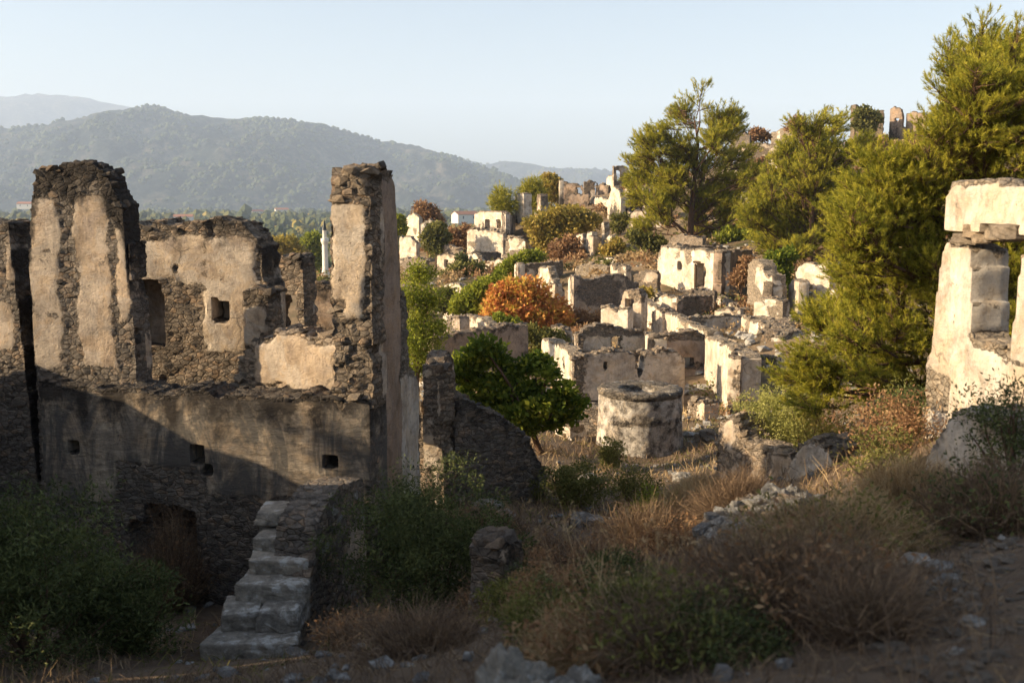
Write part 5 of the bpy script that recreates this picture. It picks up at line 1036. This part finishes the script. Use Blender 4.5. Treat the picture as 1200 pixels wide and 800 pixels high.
# rubble: tiny stones joined
def rubble(name, label, n, D0, D1, s0, s1, seed, thr, power=.6):
    x, y = scatter(n, D0, D1, .6, power); f = fbm(np.stack((x*.4, y*.4, x*0), 1), seed, 3); k = f > thr; x, y = x[k], y[k]; n = len(x); z = ground(x, y)
    me = STM['stone_grey']; Vs = []; Fs = []; o = 0
    sh = [(np.array([v.co[:] for v in m.vertices]), np.array([list(p_.vertices)[:3] for p_ in m.polygons])) for m in me]
    for i in range(n):
        v, f_ = sh[i % 10]; s = s0+(s1-s0)*rng.random()**3; a = rng.random()*6.28; c_, s_ = math.cos(a), math.sin(a)
        w_ = v*np.array((s*1.3, s, s*.7)); Vs.append(np.stack((w_[:, 0]*c_-w_[:, 1]*s_+x[i], w_[:, 0]*s_+w_[:, 1]*c_+y[i], w_[:, 2]+z[i]+s*.1), 1)); Fs.append(f_+o); o += len(v)
    ob = link(name, mesh_np(name, np.concatenate(Vs), [np.concatenate(Fs)], M['stone_grey'], False)); tag(ob, label, 'rubble', kind='stuff')
rubble('rubble', 'small grey stones strewn over the path and gully', 3600, 2.6, 24, .015, .15, 81, .42)
rubble('village_rubble', 'fallen stones lying between the ruined houses', 6000, 26, 80, .12, .5, 83, .5, 1.0)
def gravel(n):
    y = 2.6+4.8*rng.random(n); x = 1.2+(y-2.6)*.25+rng.random(n)**1.2*3.2; k = x < .66*y+.5; x, y = x[k], y[k]; z = ground(x, y); Vs = []; Fs = []; o = 0
    sh = [(np.array([v.co[:] for v in m.vertices]), np.array([list(p_.vertices)[:3] for p_ in m.polygons])) for m in STM['stone'][:5]]
    for i in range(len(x)):
        v, f_ = sh[i % 5]; s = .008+.035*rng.random()**3; w_ = v*np.array((s*1.3, s, s*.7))*2; Vs.append(w_+np.array((x[i], y[i], z[i]+s*.1))); Fs.append(f_+o); o += len(v)
    ob = link('gravel', mesh_np('gravel', np.concatenate(Vs), [np.concatenate(Fs)], M['stone'], False)); tag(ob, 'fine brown gravel and chips on the dirt path', 'gravel', kind='stuff')
    n = 2600; y = 2.6+5*rng.random(n); x = (rng.random(n)*1.5-.75)*y; z = ground(x, y)+.006; d = rng.normal(size=(n, 3)); d[:, 2] = np.abs(d[:, 2])*.12; d /= np.linalg.norm(d, axis=1)[:, None]
    V, Q, T, t = stems_mesh(np.stack((x, y, z), 1), d, .04+.10*rng.random(n), .003, .25)
    stuff('plant_litter', 'broken dry stems littering the path and near slope', V, [Q, T], 'straw', {'tint': t}, 'litter')
gravel(2200)
RK = [('large pale rock at the foot of the dark sloping wall', 572, 548, 17.0, .28), ('grey rock below the large pale one', 592, 572, 16.2, .2), ('dark rock heap stone left of the grey rock', 548, 578, 15.6, .24), ('pale flat rock beside the low green shrub', 688, 598, 15.6, .26),
      ('grey rock in the dry gully centre', 700, 640, 12.2, .2), ('rounded pale rock near the rusty brush in the middle foreground', 798, 708, 7.4, .14), ('small pale rock left of the cistern foot', 690, 560, 20, .2), ('flat rock at the foot of the pale wall stub', 1010, 620, 8.9, .16),
      ('pale stone lying on the path edge under the brown thicket', 1075, 668, 6.2, .10), ('second pale stone on the path edge', 1100, 680, 5.8, .07), ('dark stone in the middle of the path', 1112, 692, 5.3, .07), ('small stone on the dirt path at right', 1138, 745, 4.2, .05),
      ('pebble-sized pale stone on the lower path', 1120, 768, 3.8, .035), ('pale stone in the gully beside the grass stalks', 745, 715, 7.6, .09), ('squat rock under the big dark shrub', 545, 700, 10.2, .2), ('broken grey stone at the bottom of the stairs', 345, 772, 9.8, .14),
      ('rock in the shade at the foot of the thin shard wall', 535, 590, 15.8, .26), ('light grey rock right of the cistern base', 800, 575, 20, .22)]
for k, (lb, px, py, D, s) in enumerate(RK):
    p = P(px, py, D); z = gz(p[0], p[1]); rock(lb, (p[0], p[1], z+s*.15), (s*1.25, s, s*.72), 200+k, 'stone_grey', sub=3, group='loose rocks')

# hillside scrub (one mass) and the trees of the plain
def scrub(name, label, n, leaf, seed, thr):
    y = 27+118*rng.random(n)**1.0; x = -.2*y+(.75*y)*rng.random(n); f = fbm(np.stack((x*.09, y*.09, x*0), 1), seed, 3); k = f > thr; x, y = x[k], y[k]
    z = ground(x, y); r = .35+.8*rng.random(len(x))**2; m = 5; C = np.repeat(np.stack((x, y, z+r*.35), 1), m, 0)+rng.normal(size=(len(x)*m, 3))*np.repeat(r, m)[:, None]*np.array((.5, .5, .25))
    V, Q, t = leaves_mesh(C, np.repeat(r*.5, m), 16, .30*np.repeat(np.clip(y/80, .3, 1.2), m), .16*np.repeat(np.clip(y/80, .3, 1.2), m)); stuff(name, label, V, [Q], leaf, {'tint': t}, 'scrub')
scrub('hillside_scrub', 'dry brown scrub covering the village hillside', 1300, 'rust', 91, .52)
scrub('olive_scrub', 'olive-green scrub patches on the village hillside', 1000, 'olive', 93, .55)
scrub('yellow_scrub', 'straw-yellow scrub on the village hillside', 900, 'straw', 97, .52)
def woods(name, label, n, y0, y1, leaf, seed, thr, size):
    y = y0*(y1/y0)**rng.random(n); x = (-.75+1.1*rng.random(n))*y; f = fbm(np.stack((x*.006, y*.003, x*0), 1), seed, 3); k = f > thr; x, y = x[k], y[k]
    keep = (ground(x, y) < -12); x, y = x[keep], y[keep]; z = ground(x, y); n = len(x); r = size*(.45+.8*rng.random(n))*np.clip(y/700, .8, 2.0)
    bm = bmesh.new(); bmesh.ops.create_icosphere(bm, subdivisions=1, radius=1); v0 = np.array([v.co[:] for v in bm.verts]); f0 = np.array([[v.index for v in g.verts] for g in bm.faces]); bm.free()
    m = 2; c = np.repeat(np.stack((x, y, z+r*.65), 1), m, 0)+rng.normal(size=(n*m, 3))*np.repeat(r, m)[:, None]*np.array((.55, .55, .2)); R_ = np.repeat(r, m)*(.5+.5*rng.random(n*m))
    V = c[:, None, :]+v0[None]*(R_[:, None]*(.75+.5*rng.random((n*m, len(v0)))))[:, :, None]*np.array((1, 1, .95)); Fq = f0[None]+(np.arange(n*m)*len(v0))[:, None, None]
    stuff(name, label, V.reshape(-1, 3), [Fq.reshape(-1, 3)], leaf, {'tint': np.repeat(np.clip(np.repeat(rng.random(n), m)*.8+.1*rng.random(n*m), 0, 1), len(v0))}, 'woods')
woods('plain_woods', 'dark green woods spread over the valley plain', 3400, 190, 3300, 'olive', 101, .44, 4.2)
woods('plain_orchard', 'dark evergreen rows and orchards on the valley plain', 3400, 230, 3300, 'darkleaf', 103, .42, 4.2)
woods('autumn_woods', 'yellowing poplars scattered in the valley plain', 900, 180, 1700, 'yellow', 107, .5, 3.5)
def slope_woods(name, label, mt, n, r0, seed):
    g = MG[mt]; nx, ny = g.shape[:2]; i = rng.random(n)*(nx-2); j = rng.random(n)*(ny*.76); a = i.astype(int); b = j.astype(int); fi = (i-a)[:, None]; fj = (j-b)[:, None]
    c = g[a, b]*(1-fi)*(1-fj)+g[a+1, b]*fi*(1-fj)+g[a, b+1]*(1-fi)*fj+g[a+1, b+1]*fi*fj
    f = fbm(c/180., seed, 4); c = c[(f > .43) & (c[:, 2] > -25)]; n = len(c); R_ = r0*(.6+.8*rng.random(n)); c[:, 2] += R_*.35
    bm = bmesh.new(); bmesh.ops.create_icosphere(bm, subdivisions=1, radius=1); v0 = np.array([v.co[:] for v in bm.verts]); f0 = np.array([[v.index for v in q_.verts] for q_ in bm.faces]); bm.free()
    V = c[:, None, :]+v0[None]*R_[:, None, None]*np.array((1.2, 1.2, .9))*(.8+.4*rng.random((n, len(v0), 1))); Fq = f0[None]+(np.arange(n)*len(v0))[:, None, None]
    stuff(name, label, V.reshape(-1, 3), [Fq.reshape(-1, 3)], 'darkleaf', {'tint': np.repeat(rng.random(n)*.6, len(v0))}, 'woods')
slope_woods('mountain_woods', 'dark trees covering the mountain slope across the plain', 'mountain', 12500, 7.5, 111)
slope_woods('ridge_woods', 'trees along the distant ridge on the skyline', 'distant_ridge', 3200, 10, 113)
# far farm buildings and the minaret
def gable(label, px, py, D, w, d, h, rot, cat='farmhouse'):
    p = P(px, py, D); z = max(gz(p[0], p[1]), p[2]-h-1); r = thing('farmhouse', label, cat, (p[0], p[1], z), 'houses out in the plain'); c_, s_ = math.cos(rot), math.sin(rot)
    def mk(nm, pts, fs, mt): link(nm, mesh_np(nm, np.array([(x*c_-y*s_, x*s_+y*c_, zz) for x, y, zz in pts]), [np.array(f) for f in fs], mt), r)
    a, b = w/2, d/2
    mk('wall', [(-a,-b,-2),(a,-b,-2),(a,b,-2),(-a,b,-2),(-a,-b,h),(a,-b,h),(a,b,h),(-a,b,h),(-a,0,h+d*.22),(a,0,h+d*.22)], [[(0,1,5,4),(1,2,6,5),(2,3,7,6),(3,0,4,7)], [(4,8,7),(5,6,9)]], M['white'])
    e = .5; mk('roof', [(-a-e,-b-e,h-.15),(a+e,-b-e,h-.15),(a+e,0,h+d*.22+.15),(-a-e,0,h+d*.22+.15),(-a-e,b+e,h-.15),(a+e,b+e,h-.15),(-a-e,-b-e,h+.1),(a+e,-b-e,h+.1),(a+e,0,h+d*.22+.4),(-a-e,0,h+d*.22+.4),(-a-e,b+e,h+.1),(a+e,b+e,h+.1)],
       [[(0,3,2,1),(3,4,5,2),(6,7,8,9),(9,8,11,10),(0,1,7,6),(4,10,11,5)], [(0,6,9),(0,9,3),(3,9,10),(3,10,4),(1,2,8),(1,8,7),(2,5,11),(2,11,8)]], M['roof'])
    for x in (-a*.5, a*.5):
        mk('window', [(x-.6,-b-.05,h*.35),(x+.6,-b-.05,h*.35),(x+.6,-b-.05,h*.75),(x-.6,-b-.05,h*.75),(x-.6,-b+.1,h*.35),(x+.6,-b+.1,h*.35),(x+.6,-b+.1,h*.75),(x-.6,-b+.1,h*.75)], [[(0,1,2,3),(0,4,5,1),(1,5,6,2),(2,6,7,3),(3,7,4,0)]], M['glass'])
gable('white farm building with a long low roof beside the minaret', 357, 285, 330, 12, 6, 3.2, .2)
gable('pale building at the foot of the minaret', 372, 318, 230, 10, 6, 2.6, .3)
for k, (lb, px, py, D) in enumerate([('white farmhouse far out at the left edge of the plain', 30, 238, 1500), ('red-roofed farmhouse in the plain above the back wall', 215, 253, 1200), ('far white farmhouse under the mountain foot', 330, 245, 1700), ('red-roofed farmhouse right of the tall corner stub', 545, 250, 900), ('distant farmhouse at the mountain foot left of the corner stub', 300, 247, 1600)]):
    gable(lb, px, py, D, 22, 12, 6, .2*k)
mp = P(381, 300, 165); mz = gz(mp[0], mp[1])-.5; mr = thing('minaret', 'slender white minaret with a pointed cap seen over the left ruin', 'minaret', (mp[0], mp[1], mz))
zt = P(381, 257, 165)[2]-mz
def lathe(nm, prof, mat, par, seg=14):
    th = np.linspace(0, 2*math.pi, seg, endpoint=False); V = np.array([(r*math.cos(t), r*math.sin(t), z) for r, z in prof for t in th]); Q = np.array([(i*seg+j, i*seg+(j+1) % seg, (i+1)*seg+(j+1) % seg, (i+1)*seg+j) for i in range(len(prof)-1) for j in range(seg)])
    link(nm, mesh_np(nm, V, [Q], mat, True), par)
lathe('shaft', [(.75,0),(.7,zt*.4),(.5,zt*.45),(.45,zt*.78)], M['white'], mr); lathe('balcony', [(.45,zt*.72),(.65,zt*.75),(.68,zt*.79),(.65,zt*.79),(.42,zt*.785)], M['white'], mr)
lathe('upper_shaft', [(.36,zt*.78),(.35,zt*.88),(.38,zt*.885)], M['white'], mr); lathe('cap', [(.42,zt*.88),(.2,zt*.95),(.02,zt)], M['glass'], mr)

# ---------------------------------------------------------------- the hazy air of the valley
hz = NT('valley_haze'); hz.t.nodes.remove(hz.b); pv = hz.n('ShaderNodeVolumePrincipled'); pv.inputs['Density'].default_value = .00014; pv.inputs['Color'].default_value = (.62, .76, 1, 1); pv.inputs['Anisotropy'].default_value = .0
hz.l(pv.outputs[0], hz.t.nodes['Material Output'].inputs['Volume'])
x0, x1, y0, y1, z0, z1 = -11000, 11000, -3000, 11500, -60, 1150
hzv = [(x0,y0,z0),(x1,y0,z0),(x1,y1,z0),(x0,y1,z0),(x0,y0,z1),(x1,y0,z1),(x1,y1,z1),(x0,y1,z1)]
ho = link('haze', mesh_np('haze', hzv, [np.array([(0,3,2,1),(4,5,6,7),(0,1,5,4),(1,2,6,5),(2,3,7,6),(3,0,4,7)])], hz.m)); ho['kind'] = 'stuff'
